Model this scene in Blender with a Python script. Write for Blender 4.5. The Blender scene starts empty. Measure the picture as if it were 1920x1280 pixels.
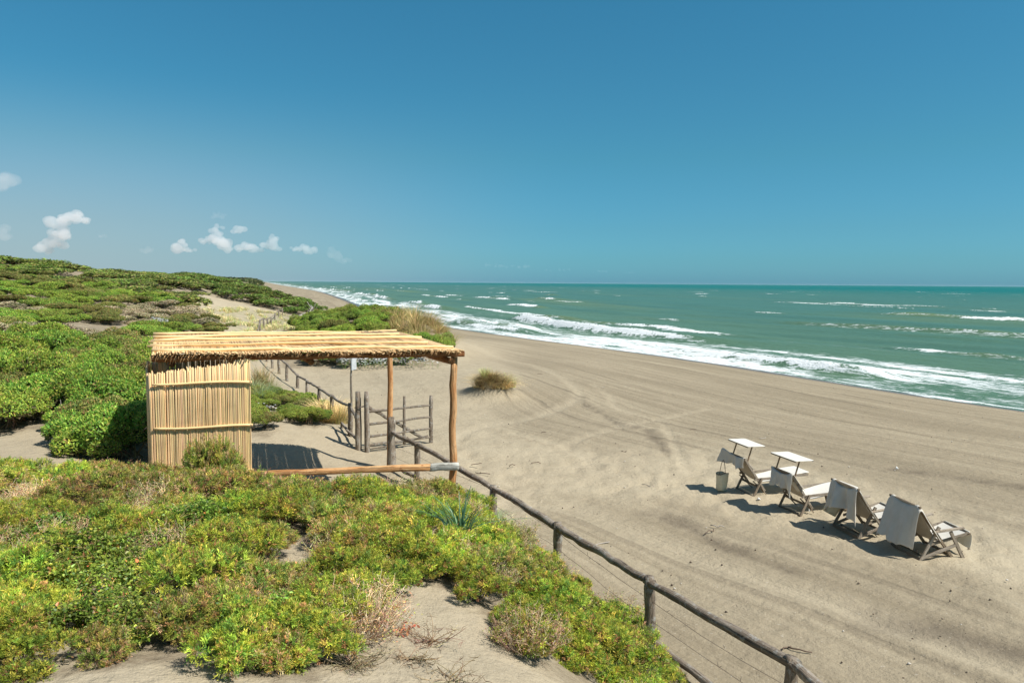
import bpy, math, random
import numpy as np
from mathutils import Vector, Matrix
random.seed(7)
RNG = np.random.default_rng(11)
S = bpy.context.scene
COL = S.collection
R = math.radians

# ------------------------------------------------------------------ camera maths
F = 1400.0            # focal length in pixels of a 1920 px wide frame
HC = 4.0              # camera height above the beach
PITCH = math.atan(110 / F)
ROLL = 0.007
fw = np.array([0, math.cos(PITCH), -math.sin(PITCH)])
r0 = np.array([1.0, 0, 0]); u0 = np.cross(r0, fw)
rt = r0 * math.cos(ROLL) + u0 * math.sin(ROLL)
up = np.cross(rt, fw)
CP = np.array([0, 0, HC])
def ray(px, py):
    return fw * F + rt * (px - 960) - up * (py - 640)
def PY(px, py, Y):
    d = ray(px, py); return CP + d * (Y / d[1])
def PZ(px, py, z=0.0):
    d = ray(px, py); return CP + d * ((z - HC) / d[2])
def proj(x, y, z):
    v = np.stack([x, y, z - HC], -1)
    dd = np.maximum(v @ fw, 1e-3)
    return 960 + F * (v @ rt) / dd, 640 - F * (v @ up) / dd

# ------------------------------------------------------------------ noise
def _h(ix, iy, s):
    n = (ix.astype(np.int64) * 374761393 + iy.astype(np.int64) * 668265263 + s * 1442695041) & 0x7fffffff
    n = ((n ^ (n >> 13)) * 1274126177) & 0x7fffffff
    n = ((n ^ (n >> 16)) * 668265263) & 0x7fffffff
    return ((n ^ (n >> 15)) & 0xffff) / 65535.0
def vn(x, y, s=0):
    x = np.asarray(x, float); y = np.asarray(y, float)
    ix = np.floor(x); iy = np.floor(y); fx = x - ix; fy = y - iy
    fx = fx * fx * (3 - 2 * fx); fy = fy * fy * (3 - 2 * fy)
    a = _h(ix, iy, s); b = _h(ix + 1, iy, s); c = _h(ix, iy + 1, s); d = _h(ix + 1, iy + 1, s)
    return (a + (b - a) * fx) * (1 - fy) + (c + (d - c) * fx) * fy
def fbm(x, y, s=0, o=4):
    t = 0; a = .5; n = 0
    for k in range(o):
        t = t + a * vn(x * 2 ** k, y * 2 ** k, s + k * 17); n += a; a *= .5
    return t / n
def sst(a, b, x):
    t = np.clip((np.asarray(x, float) - a) / (b - a), 0, 1); return t * t * (3 - 2 * t)

# ------------------------------------------------------------------ shoreline and relief
ZSEA = -1.0
_sh = [PZ(px, py, ZSEA) for px, py in [(1920, 775), (1700, 738), (1500, 705), (1350, 682), (1200, 660), (1100, 648), (1000, 637), (920, 627), (830, 612), (740, 595), (690, 578), (640, 558), (600, 546)]]
_sy = np.array([-40., 0.] + [p[1] for p in _sh] + [900., 2000., 6000., 40000.])
_sx = np.array([60., 41.5] + [p[0] for p in _sh] + [_sh[-1][0] - .345 * (900 - _sh[-1][1]), 0, 0, 0])
for i in (-3, -2, -1): _sx[i] = _sx[i - 1] - .338 * (_sy[i] - _sy[i - 1])
def xs(y):
    y = np.asarray(y, float)
    t = 0
    for k in (-.16, -.08, 0, .08, .16): t = t + np.interp(y + k * np.abs(y + 10), _sy, _sx)
    return t / 5
def shore(x, y):
    """distance inland from the waterline (negative out at sea)"""
    g = (xs(y + 1.5) - xs(y - 1.5)) / 3.0
    return (xs(y) - x) / np.sqrt(1 + g * g)

_ctl = []
def c(px, py, Y): _ctl.append(tuple(PY(px, py, Y)))
def g(x, y, z): _ctl.append((x, y, z))
# foreground dune
for a in [(800, 1280, 4.1), (1000, 1280, 4.6), (650, 1150, 5.1), (850, 1170, 5.2), (570, 1060, 6.2), (620, 1240, 4.2), (400, 1250, 4.0), (200, 1250, 3.9), (0, 1260, 3.9), (-300, 1300, 3.9),
          (300, 1050, 6.2), (0, 1060, 6.2), (-400, 1060, 6.2), (760, 1030, 7.0), (950, 1060, 7.0), (1050, 1180, 6.4), (1150, 1280, 5.8),
          (850, 960, 9.4), (650, 945, 9.2), (450, 940, 9.2), (300, 930, 9.0), (100, 915, 9.0), (-100, 905, 9.2), (-500, 905, 9.2)]: c(*a)
g(1.75, 6.5, .08); g(2.6, 4.8, .1); g(.95, 8.1, .12); g(1.49, 8.1, .03); g(.6, 9.85, .2); g(.1, 9.6, .35); g(-.29, 11.7, .2); g(-.8, 12.5, .1); g(-1.87, 14.7, .05); g(-2.7, 16.5, 0)
g(-3.5, 17.6, .04); g(-2.05, 18.7, 0); g(-4.1, 18.8, .12); g(3.3, 4.5, .02); g(4, 3, 0); g(0, 1, 2.1); g(-4, 1, 2.2); g(3, 0, .6); g(5, 0, 0); g(-1, -2, 2.2); g(6, -2, 0)
# behind the crest, inside the shelter, bank on the left
g(-5.0, 11.6, .55); g(-3.5, 12.2, .3); g(-2, 12.6, .15); g(-3.6, 14.5, .15); g(-4.6, 16.2, .3); g(-5.6, 14, .4); g(-7, 15.5, .6); g(-4.6, 17.6, .3); g(-5.0, 18.8, .45); g(-5.9, 18.2, .6)
for a in [(60, 835, 13.2), (140, 850, 12.8), (-200, 830, 13.5), (250, 870, 13.0), (480, 800, 19.5), (520, 770, 21.5), (590, 795, 20.0), (480, 735, 24.0), (640, 790, 20.5), (540, 722, 27.3), (510, 690, 33.5)]: c(*a)
for a in [(0, 780, 15.5), (150, 760, 16.5), (250, 740, 17.5), (0, 690, 19.5), (200, 690, 21), (0, 660, 23), (250, 655, 27), (-400, 690, 19), (-400, 800, 15), (370, 660, 30), (440, 668, 33)]: c(*a)
# left dunes
for a in [(0, 620, 28), (120, 632, 28), (210, 640, 28), (60, 592, 36), (200, 603, 38), (300, 622, 38), (400, 622, 41), (425, 614, 43), (0, 555, 42), (120, 550, 47), (250, 560, 50), (330, 570, 50), (-500, 600, 32), (-500, 540, 42),
          (0, 492, 60), (60, 498, 63), (120, 508, 68), (200, 516, 76), (270, 520, 84), (330, 530, 76), (370, 558, 64), (-500, 470, 60), (-900, 465, 60), (-300, 478, 60),
          (0, 508, 88), (-300, 508, 90), (150, 517, 100), (330, 523, 118), (400, 528, 112), (440, 535, 104), (250, 520, 125), (0, 508, 130), (-400, 508, 130),
          (480, 548, 96), (540, 572, 88), (588, 594, 82), (450, 572, 78), (400, 560, 76), (540, 592, 74), (390, 585, 58), (450, 605, 52), (520, 640, 43), (560, 615, 52), (470, 640, 42), (500, 585, 68), (585, 610, 60),
          (560, 628, 43), (620, 612, 45), (700, 608, 45), (770, 600, 45), (815, 618, 43), (600, 680, 37), (700, 684, 36), (820, 684, 36), (850, 660, 41), (780, 640, 40), (660, 640, 40), (600, 650, 40), (720, 590, 54), (640, 590, 58), (840, 630, 48),
          (920, 718, 27.6), (870, 735, 26.3), (960, 745, 25.6)]: c(*a)
for y, xx in [(25, (-3.5, -1, 3, 9, 16)), (32, (-4.5, 3, 9, 14, 25)), (38, (-1.5, 3, 10, 20)), (48, (-1, 6, 14, 25)), (60, (-8, 0, 10, 30)), (80, (-15, -5, 10, 40)), (110, (-28, -18, 0, 50)), (150, (-38, -20, 20)), (18, (-1, 3, 8, 15)), (12, (1.5, 5, 9, 16)), (8, (3, 6, 12)), (5, (5, 9)), (0, (12,)), (200, (-56, 0))]:
    for x_ in xx: g(x_, y, 0)
_c = np.array(_ctl)
def _uv(x, y):
    yy = np.maximum(np.asarray(y, float) + 4, .6)
    return np.stack([np.asarray(x, float) / (yy + 1) * 1.6, np.log(yy)], -1)
_q = _uv(_c[:, 0], _c[:, 1])
def _k(d2): return .5 * d2 * np.log(d2 + 1e-9)
_n = len(_c)
_A = np.zeros((_n + 3, _n + 3))
_D2 = ((_q[:, None] - _q[None]) ** 2).sum(-1)
_A[:_n, :_n] = _k(_D2) + np.eye(_n) * 3e-4
_A[:_n, _n] = 1; _A[:_n, _n + 1:] = _q; _A[_n, :_n] = 1; _A[_n + 1:, :_n] = _q.T
_w = np.linalg.solve(_A, np.concatenate([_c[:, 2], np.zeros(3)]))
def tps(x, y):
    sh = np.shape(x); P = _uv(np.ravel(x), np.ravel(y)); out = np.empty(len(P))
    for i in range(0, len(P), 40000):
        p = P[i:i + 40000]
        d2 = ((p[:, None, :] - _q[None]) ** 2).sum(-1)
        out[i:i + 40000] = _k(d2) @ _w[:_n] + _w[_n] + p @ _w[_n + 1:]
    return out.reshape(sh)
def ground(x, y):
    x = np.asarray(x, float); y = np.asarray(y, float)
    s = shore(x, y)
    t = np.clip(tps(x, np.clip(y, -3, 170)), -.25, 8)
    inl = s - (30 + 12 * np.sin(y / 130) + 10 * (fbm(y / 60, y * 0, 5) - .5))
    far = 4.6 * sst(0, 34, inl) * (.75 + .5 * fbm(x / 30, y / 45, 9))
    f = sst(110, 165, y)
    side = sst(1.15, 1.5, np.abs(x) / (np.abs(y) + 4))
    t = t * (1 - side) + np.where(x < 0, 2.4, 0.0) * side
    base = t * (1 - f) + far * f
    base = base + .52 * np.exp(-(((x - TUS[0]) / .72) ** 2 + ((y - TUS[1]) / .7) ** 2))
    w = sst(2, 13, s)
    prof = np.where(s > 0, -1 + (1 - np.exp(-np.maximum(s, 0) / 7)), np.maximum(-1 + .09 * s, -5))
    return base * w + prof
TUS = PZ(922, 736, .1)
def gz(x, y): return float(ground(np.array([x]), np.array([y]))[0])

# ------------------------------------------------------------------ mesh helpers
def new_mesh(name, V, faces, mat=None, smooth=True, col=None, uv=None):
    me = bpy.data.meshes.new(name)
    V = np.asarray(V, np.float32)
    if isinstance(faces, np.ndarray):
        nf, k = faces.shape
        me.vertices.add(len(V)); me.vertices.foreach_set('co', V.ravel())
        me.loops.add(nf * k); me.loops.foreach_set('vertex_index', faces.astype(np.int32).ravel())
        me.polygons.add(nf); me.polygons.foreach_set('loop_start', np.arange(0, nf * k, k, dtype=np.int32))
        me.polygons.foreach_set('loop_total', np.full(nf, k, np.int32))
        me.update(calc_edges=True)
    else:
        me.from_pydata([tuple(map(float, v)) for v in V], [], faces); me.update()
    if smooth: me.polygons.foreach_set('use_smooth', np.ones(len(me.polygons), bool))
    if col is not None:
        a = me.color_attributes.new('Col', 'FLOAT_COLOR', 'POINT')
        cc = np.ones((len(V), 4), np.float32); cc[:, :np.shape(col)[1]] = col
        a.data.foreach_set('color', cc.ravel())
    if uv is not None:
        l = me.uv_layers.new(name='UVMap')
        idx = np.empty(len(me.loops), np.int32); me.loops.foreach_get('vertex_index', idx)
        l.data.foreach_set('uv', np.asarray(uv, np.float32)[idx].ravel())
    if mat: me.materials.append(mat)
    return me
def link(name, me, parent=None):
    o = bpy.data.objects.new(name, me); COL.objects.link(o)
    if parent: o.parent = parent
    return o
def empty(name, loc=(0, 0, 0), rz=0.0):
    o = bpy.data.objects.new(name, None); COL.objects.link(o); o.location = loc; o.rotation_euler = (0, 0, rz)
    o.empty_display_size = .2
    return o
def tag(o, label, cat, group=None, kind=None):
    o['label'] = label; o['category'] = cat
    if group: o['group'] = group
    o['kind'] = kind or 'thing'
    return o
def setting(o, label, cat, kind='structure'):
    o['kind'] = kind; o['label'] = label; o['category'] = cat; return o

class MB:
    """collects tubes, beams and sheets into one mesh with colour and uv"""
    def __init__(s): s.v = []; s.f = []; s.c = []; s.uv = []; s.n = 0
    def add(s, V, Fc, col=(1, 1, 1), uv=None):
        V = np.asarray(V, float); k = len(V)
        s.v.append(V); s.f += [tuple(i + s.n for i in f) for f in Fc]
        c_ = np.ones((k, 3)) * np.asarray(col); s.c.append(c_)
        s.uv.append(np.zeros((k, 2)) if uv is None else np.asarray(uv, float)); s.n += k
    def tube(s, pts, rad, n=8, col=(1, 1, 1), caps=True, wob=0.0, uo=0.0):
        pts = np.asarray(pts, float); m = len(pts)
        rad = np.ones(m) * rad
        T = np.gradient(pts, axis=0); T /= np.linalg.norm(T, axis=1)[:, None] + 1e-9
        ref = np.array([0, 0, 1.]) if abs(T[0][2]) < .9 else np.array([1., 0, 0])
        V = []; UV = []; L = 0
        for i in range(m):
            a = np.cross(T[i], ref); a /= np.linalg.norm(a) + 1e-9; b = np.cross(T[i], a)
            if i: L += np.linalg.norm(pts[i] - pts[i - 1])
            for k in range(n):
                t = 2 * math.pi * k / n
                rr = rad[i] * (1 + wob * (random.random() - .5))
                V.append(pts[i] + rr * (math.cos(t) * a + math.sin(t) * b)); UV.append((k / n * .3 + uo, L))
        Fc = [(i * n + k, i * n + (k + 1) % n, (i + 1) * n + (k + 1) % n, (i + 1) * n + k) for i in range(m - 1) for k in range(n)]
        if caps: Fc += [tuple(range(n))[::-1], tuple((m - 1) * n + k for k in range(n))]
        s.add(V, Fc, col, UV)
    def beam(s, p, q, w, t, upv=(0, 0, 1), col=(1, 1, 1), bev=.15):
        p = np.asarray(p, float); q = np.asarray(q, float); d = q - p; L = np.linalg.norm(d); d = d / L
        a = np.cross(d, np.asarray(upv, float))
        if np.linalg.norm(a) < .05: a = np.cross(d, (1, 0, 0))
        a /= np.linalg.norm(a); b = np.cross(a, d)
        e = min(w, t) * bev
        prof = [(-w / 2 + e, -t / 2), (w / 2 - e, -t / 2), (w / 2, -t / 2 + e), (w / 2, t / 2 - e), (w / 2 - e, t / 2), (-w / 2 + e, t / 2), (-w / 2, t / 2 - e), (-w / 2, -t / 2 + e)]
        V = []; UV = []; N = 5
        uo = random.random() * 5
        for i in range(N):
            for k, (x_, y_) in enumerate(prof):
                V.append(p + d * L * i / (N - 1) + a * x_ + b * y_); UV.append((k * .02 + uo, L * i / (N - 1)))
        Fc = [(i * 8 + k, i * 8 + (k + 1) % 8, (i + 1) * 8 + (k + 1) % 8, (i + 1) * 8 + k) for i in range(N - 1) for k in range(8)]
        Fc += [tuple(range(8))[::-1], tuple((N - 1) * 8 + k for k in range(8))]
        s.add(V, Fc, col, UV)
    def mesh(s, name, mat, smooth=True):
        return new_mesh(name, np.concatenate(s.v), s.f, mat, smooth, np.concatenate(s.c), np.concatenate(s.uv))
    def build(s, name, mat, parent=None, smooth=True):
        return link(name, s.mesh(name, mat, smooth), parent)

def crook(p, q, n=8, amp=.02, sag=0.0, seed=0):
    """a slightly crooked line between two points"""
    rr = np.random.default_rng(seed)
    p = np.asarray(p, float); q = np.asarray(q, float); t = np.linspace(0, 1, n)
    o = np.cumsum(rr.normal(0, 1, (n, 3)), 0); o -= o[0] + (o[-1] - o[0]) * t[:, None]
    o *= amp / (np.abs(o).max() + 1e-9)
    pts = p + (q - p) * t[:, None] + o
    pts[:, 2] -= sag * 4 * t * (1 - t)
    return pts

# ------------------------------------------------------------------ materials
class NT:
    def __init__(s, name):
        s.m = bpy.data.materials.new(name); s.m.use_nodes = True; s.t = s.m.node_tree; s.t.nodes.clear()
        s.out = s.n('ShaderNodeOutputMaterial')
    def n(s, typ, **kw):
        nd = s.t.nodes.new(typ)
        for k, v in kw.items():
            if k.startswith('_'): nd.inputs[k[1:].replace('_', ' ')].default_value = v
            else: setattr(nd, k, v)
        return nd
    def l(s, a, b): s.t.links.new(a, b)
    def noise(s, scale, vec=None, detail=4, rough=.55, dist=0):
        nd = s.n('ShaderNodeTexNoise'); nd.inputs['Scale'].default_value = scale; nd.inputs['Detail'].default_value = detail
        nd.inputs['Roughness'].default_value = rough; nd.inputs['Distortion'].default_value = dist
        if vec is not None: s.l(vec, nd.inputs['Vector'])
        return nd.outputs['Fac']
    def ramp(s, fac, pts, interp='LINEAR'):
        nd = s.n('ShaderNodeValToRGB'); nd.color_ramp.interpolation = interp; e = nd.color_ramp.elements
        while len(e) < len(pts): e.new(.5)
        for i, (p, c_) in enumerate(pts):
            e[i].position = p; e[i].color = (*c_, 1) if len(c_) == 3 else c_
        s.l(fac, nd.inputs[0]); return nd.outputs[0]
    def mix(s, fac, a, b, mode='MIX'):
        nd = s.n('ShaderNodeMix'); nd.data_type = 'RGBA'; nd.blend_type = mode
        for sock, v in ((nd.inputs[0], fac), (nd.inputs[6], a), (nd.inputs[7], b)):
            if isinstance(v, bpy.types.NodeSocket): s.l(v, sock)
            elif isinstance(v, (tuple, list)): sock.default_value = (*v, 1)
            else: sock.default_value = v
        return nd.outputs[2]
    def math(s, op, a, b=None, c_=None, clamp=False):
        nd = s.n('ShaderNodeMath'); nd.operation = op; nd.use_clamp = clamp
        for i, v in enumerate((a, b, c_)):
            if v is None: continue
            if isinstance(v, bpy.types.NodeSocket): s.l(v, nd.inputs[i])
            else: nd.inputs[i].default_value = v
        return nd.outputs[0]
    def maprange(s, v, a, b, c_=0, d=1, smooth=True):
        nd = s.n('ShaderNodeMapRange'); nd.interpolation_type = 'SMOOTHSTEP' if smooth else 'LINEAR'
        s.l(v, nd.inputs[0]); nd.inputs[1].default_value = a; nd.inputs[2].default_value = b; nd.inputs[3].default_value = c_; nd.inputs[4].default_value = d
        return nd.outputs[0]
    def mapping(s, vec, scale=(1, 1, 1), rot=(0, 0, 0)):
        nd = s.n('ShaderNodeMapping'); s.l(vec, nd.inputs[0]); nd.inputs['Scale'].default_value = scale; nd.inputs['Rotation'].default_value = rot
        return nd.outputs[0]
    def bump(s, h, strength=.5, dist=.02, nrm=None):
        nd = s.n('ShaderNodeBump'); nd.inputs['Strength'].default_value = strength; nd.inputs['Distance'].default_value = dist
        s.l(h, nd.inputs['Height'])
        if nrm is not None: s.l(nrm, nd.inputs['Normal'])
        return nd.outputs[0]
    def attr(s, name): nd = s.n('ShaderNodeAttribute'); nd.attribute_name = name; return nd.outputs['Color']
    def sep(s, colr):
        nd = s.n('ShaderNodeSeparateColor'); s.l(colr, nd.inputs[0]); return nd.outputs
    def bsdf(s, col, rough=.8, nrm=None, spec=.3, **kw):
        b = s.n('ShaderNodeBsdfPrincipled')
        for k, v in (('Base Color', col), ('Roughness', rough), ('Normal', nrm), ('Specular IOR Level', spec)):
            if v is None: continue
            if isinstance(v, bpy.types.NodeSocket): s.l(v, b.inputs[k])
            elif isinstance(v, (tuple, list)): b.inputs[k].default_value = (*v, 1)
            else: b.inputs[k].default_value = v
        return b
    def fin(s, sh): s.l(sh, s.out.inputs['Surface']); return s.m
EXPOSURE = 0.45
SUNDIR = (.56, -.27, .78)
SUN_E = 4.6
SKY_E = .10
AIR, DUST, OZONE = 1.0, .6, 2.0
SKYG = .75
SKYRAMP = [(0.0, (.31, .83, 1.40)), (.03, (.29, .76, 1.14)), (.07, (.29, .73, .98)), (.16, (.29, .79, .88)), (.35, (.28, .90, .98)), (.62, (.85, 1.05, 1.05)), (1.0, (1.0, 1.1, 1.05))]
BANK = .8; BANKC = (3.0, 3.6, 3.75)
SAND_A = (.435, .37, .258); SAND_B = (.41, .345, .24); SAND_C = (.29, .24, .162); SAND_D = (.24, .198, .132); SAND_L = (.48, .41, .29)
SEA_NEAR = (.065, .155, .115); SEA_FAR = (.0, .128, .105); SEA_MURK = (.12, .18, .085); SEA_DARK = (.02, .09, .085); SEA_SPEC = .06
CLOUD_D = .0055; HAZE_D = 1.5e-5
GB = np.array([2.4, 2.3, 1.8])
# ------------------------------------------------------------------ camera, light, sky
cam_d = bpy.data.cameras.new('camera'); cam = bpy.data.objects.new('camera', cam_d); COL.objects.link(cam); S.camera = cam
cam_d.sensor_width = 36; cam_d.lens = F / 1920 * 36; cam_d.clip_start = .05; cam_d.clip_end = 100000
M_ = Matrix(((rt[0], up[0], -fw[0], 0), (rt[1], up[1], -fw[1], 0), (rt[2], up[2], -fw[2], HC), (0, 0, 0, 1)))
cam.matrix_world = M_
S.view_settings.view_transform = 'Standard'; S.view_settings.look = 'None'; S.view_settings.gamma = 1; S.view_settings.exposure = EXPOSURE
SUN = np.array(SUNDIR); SUN = SUN / np.linalg.norm(SUN)
sd = bpy.data.lights.new('sun', 'SUN'); sd.energy = SUN_E; sd.angle = R(.5); sd.color = (1, .955, .88)
so = bpy.data.objects.new('sun', sd); COL.objects.link(so); so.rotation_euler = Vector(SUN).to_track_quat('Z', 'Y').to_euler(); so.location = (20, -20, 40)
W = bpy.data.worlds.new('World'); S.world = W; W.use_nodes = True
wt = W.node_tree; wt.nodes.clear()
wo = wt.nodes.new('ShaderNodeOutputWorld'); bg = wt.nodes.new('ShaderNodeBackground'); sky = wt.nodes.new('ShaderNodeTexSky')
sky.sky_type = 'NISHITA'; sky.sun_disc = False; sky.sun_elevation = math.asin(SUN[2]); sky.sun_rotation = math.atan2(SUN[0], SUN[1])
sky.altitude = 0; sky.air_density = AIR; sky.dust_density = DUST; sky.ozone_density = OZONE
# colour response of the clear maritime sky, by elevation, with a paler hazy bank low over the land on the left
tc = wt.nodes.new('ShaderNodeTexCoord'); sx = wt.nodes.new('ShaderNodeSeparateXYZ'); wt.links.new(tc.outputs['Generated'], sx.inputs[0])
cr = wt.nodes.new('ShaderNodeValToRGB'); el = cr.color_ramp.elements
while len(el) < len(SKYRAMP): el.new(.5)
for i, (p_, c_) in enumerate(SKYRAMP): el[i].position = p_; el[i].color = (*[v * SKYG for v in c_], 1)
wt.links.new(sx.outputs[2], cr.inputs[0])
mx = wt.nodes.new('ShaderNodeMix'); mx.data_type = 'RGBA'; mx.blend_type = 'MULTIPLY'; mx.inputs[0].default_value = 1; mx.clamp_factor = False
wt.links.new(sky.outputs[0], mx.inputs[6]); wt.links.new(cr.outputs[0], mx.inputs[7])
def wm(op, a, b):
    n_ = wt.nodes.new('ShaderNodeMath'); n_.operation = op; n_.use_clamp = op == 'MULTIPLY'
    for i, v in enumerate((a, b)):
        if isinstance(v, bpy.types.NodeSocket): wt.links.new(v, n_.inputs[i])
        else: n_.inputs[i].default_value = v
    return n_.outputs[0]
def wr(v, a, b, c_, d):
    n_ = wt.nodes.new('ShaderNodeMapRange'); n_.interpolation_type = 'SMOOTHSTEP'; wt.links.new(v, n_.inputs[0])
    for i, q in enumerate((a, b, c_, d)): n_.inputs[i + 1].default_value = q
    return n_.outputs[0]
bank = wm('MULTIPLY', wr(sx.outputs[0], -.60, .12, 1, 0), wr(sx.outputs[2], -.01, .25, 1, 0))
hz = wt.nodes.new('ShaderNodeMix'); hz.data_type = 'RGBA'; wt.links.new(wm('MULTIPLY', bank, BANK), hz.inputs[0]); wt.links.new(mx.outputs[2], hz.inputs[6])
hz.inputs[7].default_value = (*BANKC, 1)
wt.links.new(hz.outputs[2], bg.inputs[0]); bg.inputs[1].default_value = SKY_E
wt.links.new(bg.outputs[0], wo.inputs[0])
S.render.engine = 'CYCLES'; S.cycles.max_bounces = 10; S.cycles.volume_bounces = 8; S.cycles.transparent_max_bounces = 12; S.cycles.diffuse_bounces = 3
S.cycles.sample_clamp_indirect = 8

# ------------------------------------------------------------------ sand
def inpoly(px, py, poly):
    r_ = np.zeros(np.shape(px), bool); n = len(poly); j = n - 1
    for i in range(n):
        xi, yi = poly[i]; xj, yj = poly[j]
        cnd = ((yi > py) != (yj > py)) & (px < (xj - xi) * (py - yi) / (yj - yi + 1e-9) + xi)
        r_ ^= cnd; j = i
    return r_
POLY = dict(
 A=[(-3000, 430), (-200, 455), (0, 470), (120, 488), (250, 500), (330, 512), (372, 524), (372, 548), (350, 572), (366, 592), (412, 612), (405, 632), (290, 650), (272, 634), (190, 622), (100, 618), (0, 622), (-3000, 640)],
 ADRY=[(-3000, 628), (-100, 622), (0, 622), (90, 622), (150, 632), (270, 652), (280, 668), (0, 668), (-3000, 680)],
 B=[(325, 505), (400, 515), (470, 524), (530, 552), (604, 588), (585, 592), (520, 584), (440, 566), (390, 554), (345, 542)],
 C=[(530, 690), (530, 650), (560, 618), (640, 600), (700, 596), (790, 604), (828, 640), (842, 684), (770, 688), (700, 684), (640, 688)],
 D=[(-3000, 655), (0, 655), (275, 662), (300, 720), (300, 868), (215, 885), (155, 850), (125, 805), (60, 805), (0, 815), (-3000, 835)],
 Fb=[(440, 742), (500, 742), (560, 748), (605, 775), (602, 800), (560, 800), (520, 780), (470, 790), (440, 790)],
 Fc=[(440, 800), (510, 800), (515, 818), (440, 822)],
 E=[(-3000, 885), (0, 898), (300, 920), (480, 925), (700, 935), (850, 955), (930, 985), (1050, 1085), (1190, 1210), (1265, 1300), (1300, 1420), (1160, 1420), (1060, 1290), (960, 1215), (900, 1150), (870, 1115), (800, 1090), (745, 1080), (732, 1150), (695, 1185), (630, 1225), (610, 1275), (520, 1280), (430, 1255), (300, 1240), (130, 1265), (0, 1300), (-300, 1380), (-3000, 1800)],
)
SANDHOLE = [(535, 1030), (560, 1015), (598, 1025), (610, 1070), (600, 1110), (548, 1120), (530, 1080)]

TR = [
 ([(853, 813), (917, 790), (987, 780), (1040, 765), (1083, 747), (1087, 733), (1060, 707), (1000, 680), (930, 662), (880, 652)], .34),
 ([(1110, 715), (1147, 738), (1150, 753), (1167, 763), (1200, 773), (1243, 787), (1253, 803), (1273, 843), (1290, 880)], .22),
 ([(960, 805), (1020, 818), (1062, 831), (1100, 813), (1167, 793), (1197, 787), (1260, 775), (1330, 760)], .26),
 ([(1062, 831), (1085, 842), (1120, 870)], .3),
 ([(850, 950), (1000, 945), (1080, 950), (1160, 985), (1300, 1040), (1500, 1110), (1760, 1200), (2000, 1290)], .35),
]
PALE = [(835, 808), (1000, 822), (1180, 838), (1350, 850), (1560, 880), (1900, 985), (2150, 1060), (2150, 1215), (1900, 1135), (1640, 1055), (1300, 968), (1100, 948), (900, 962), (850, 945)]
DARKS = [([(1200, 952), (1260, 965), (1300, 982), (1345, 1008), (1400, 1032), (1480, 1062)], .16), ([(1080, 742), (1120, 765), (1165, 790), (1215, 800), (1250, 845)], .12), ([(1680, 872), (1780, 885), (1920, 905)], .18), ([(1640, 1160), (1760, 1175), (1900, 1215)], .3)]
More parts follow.
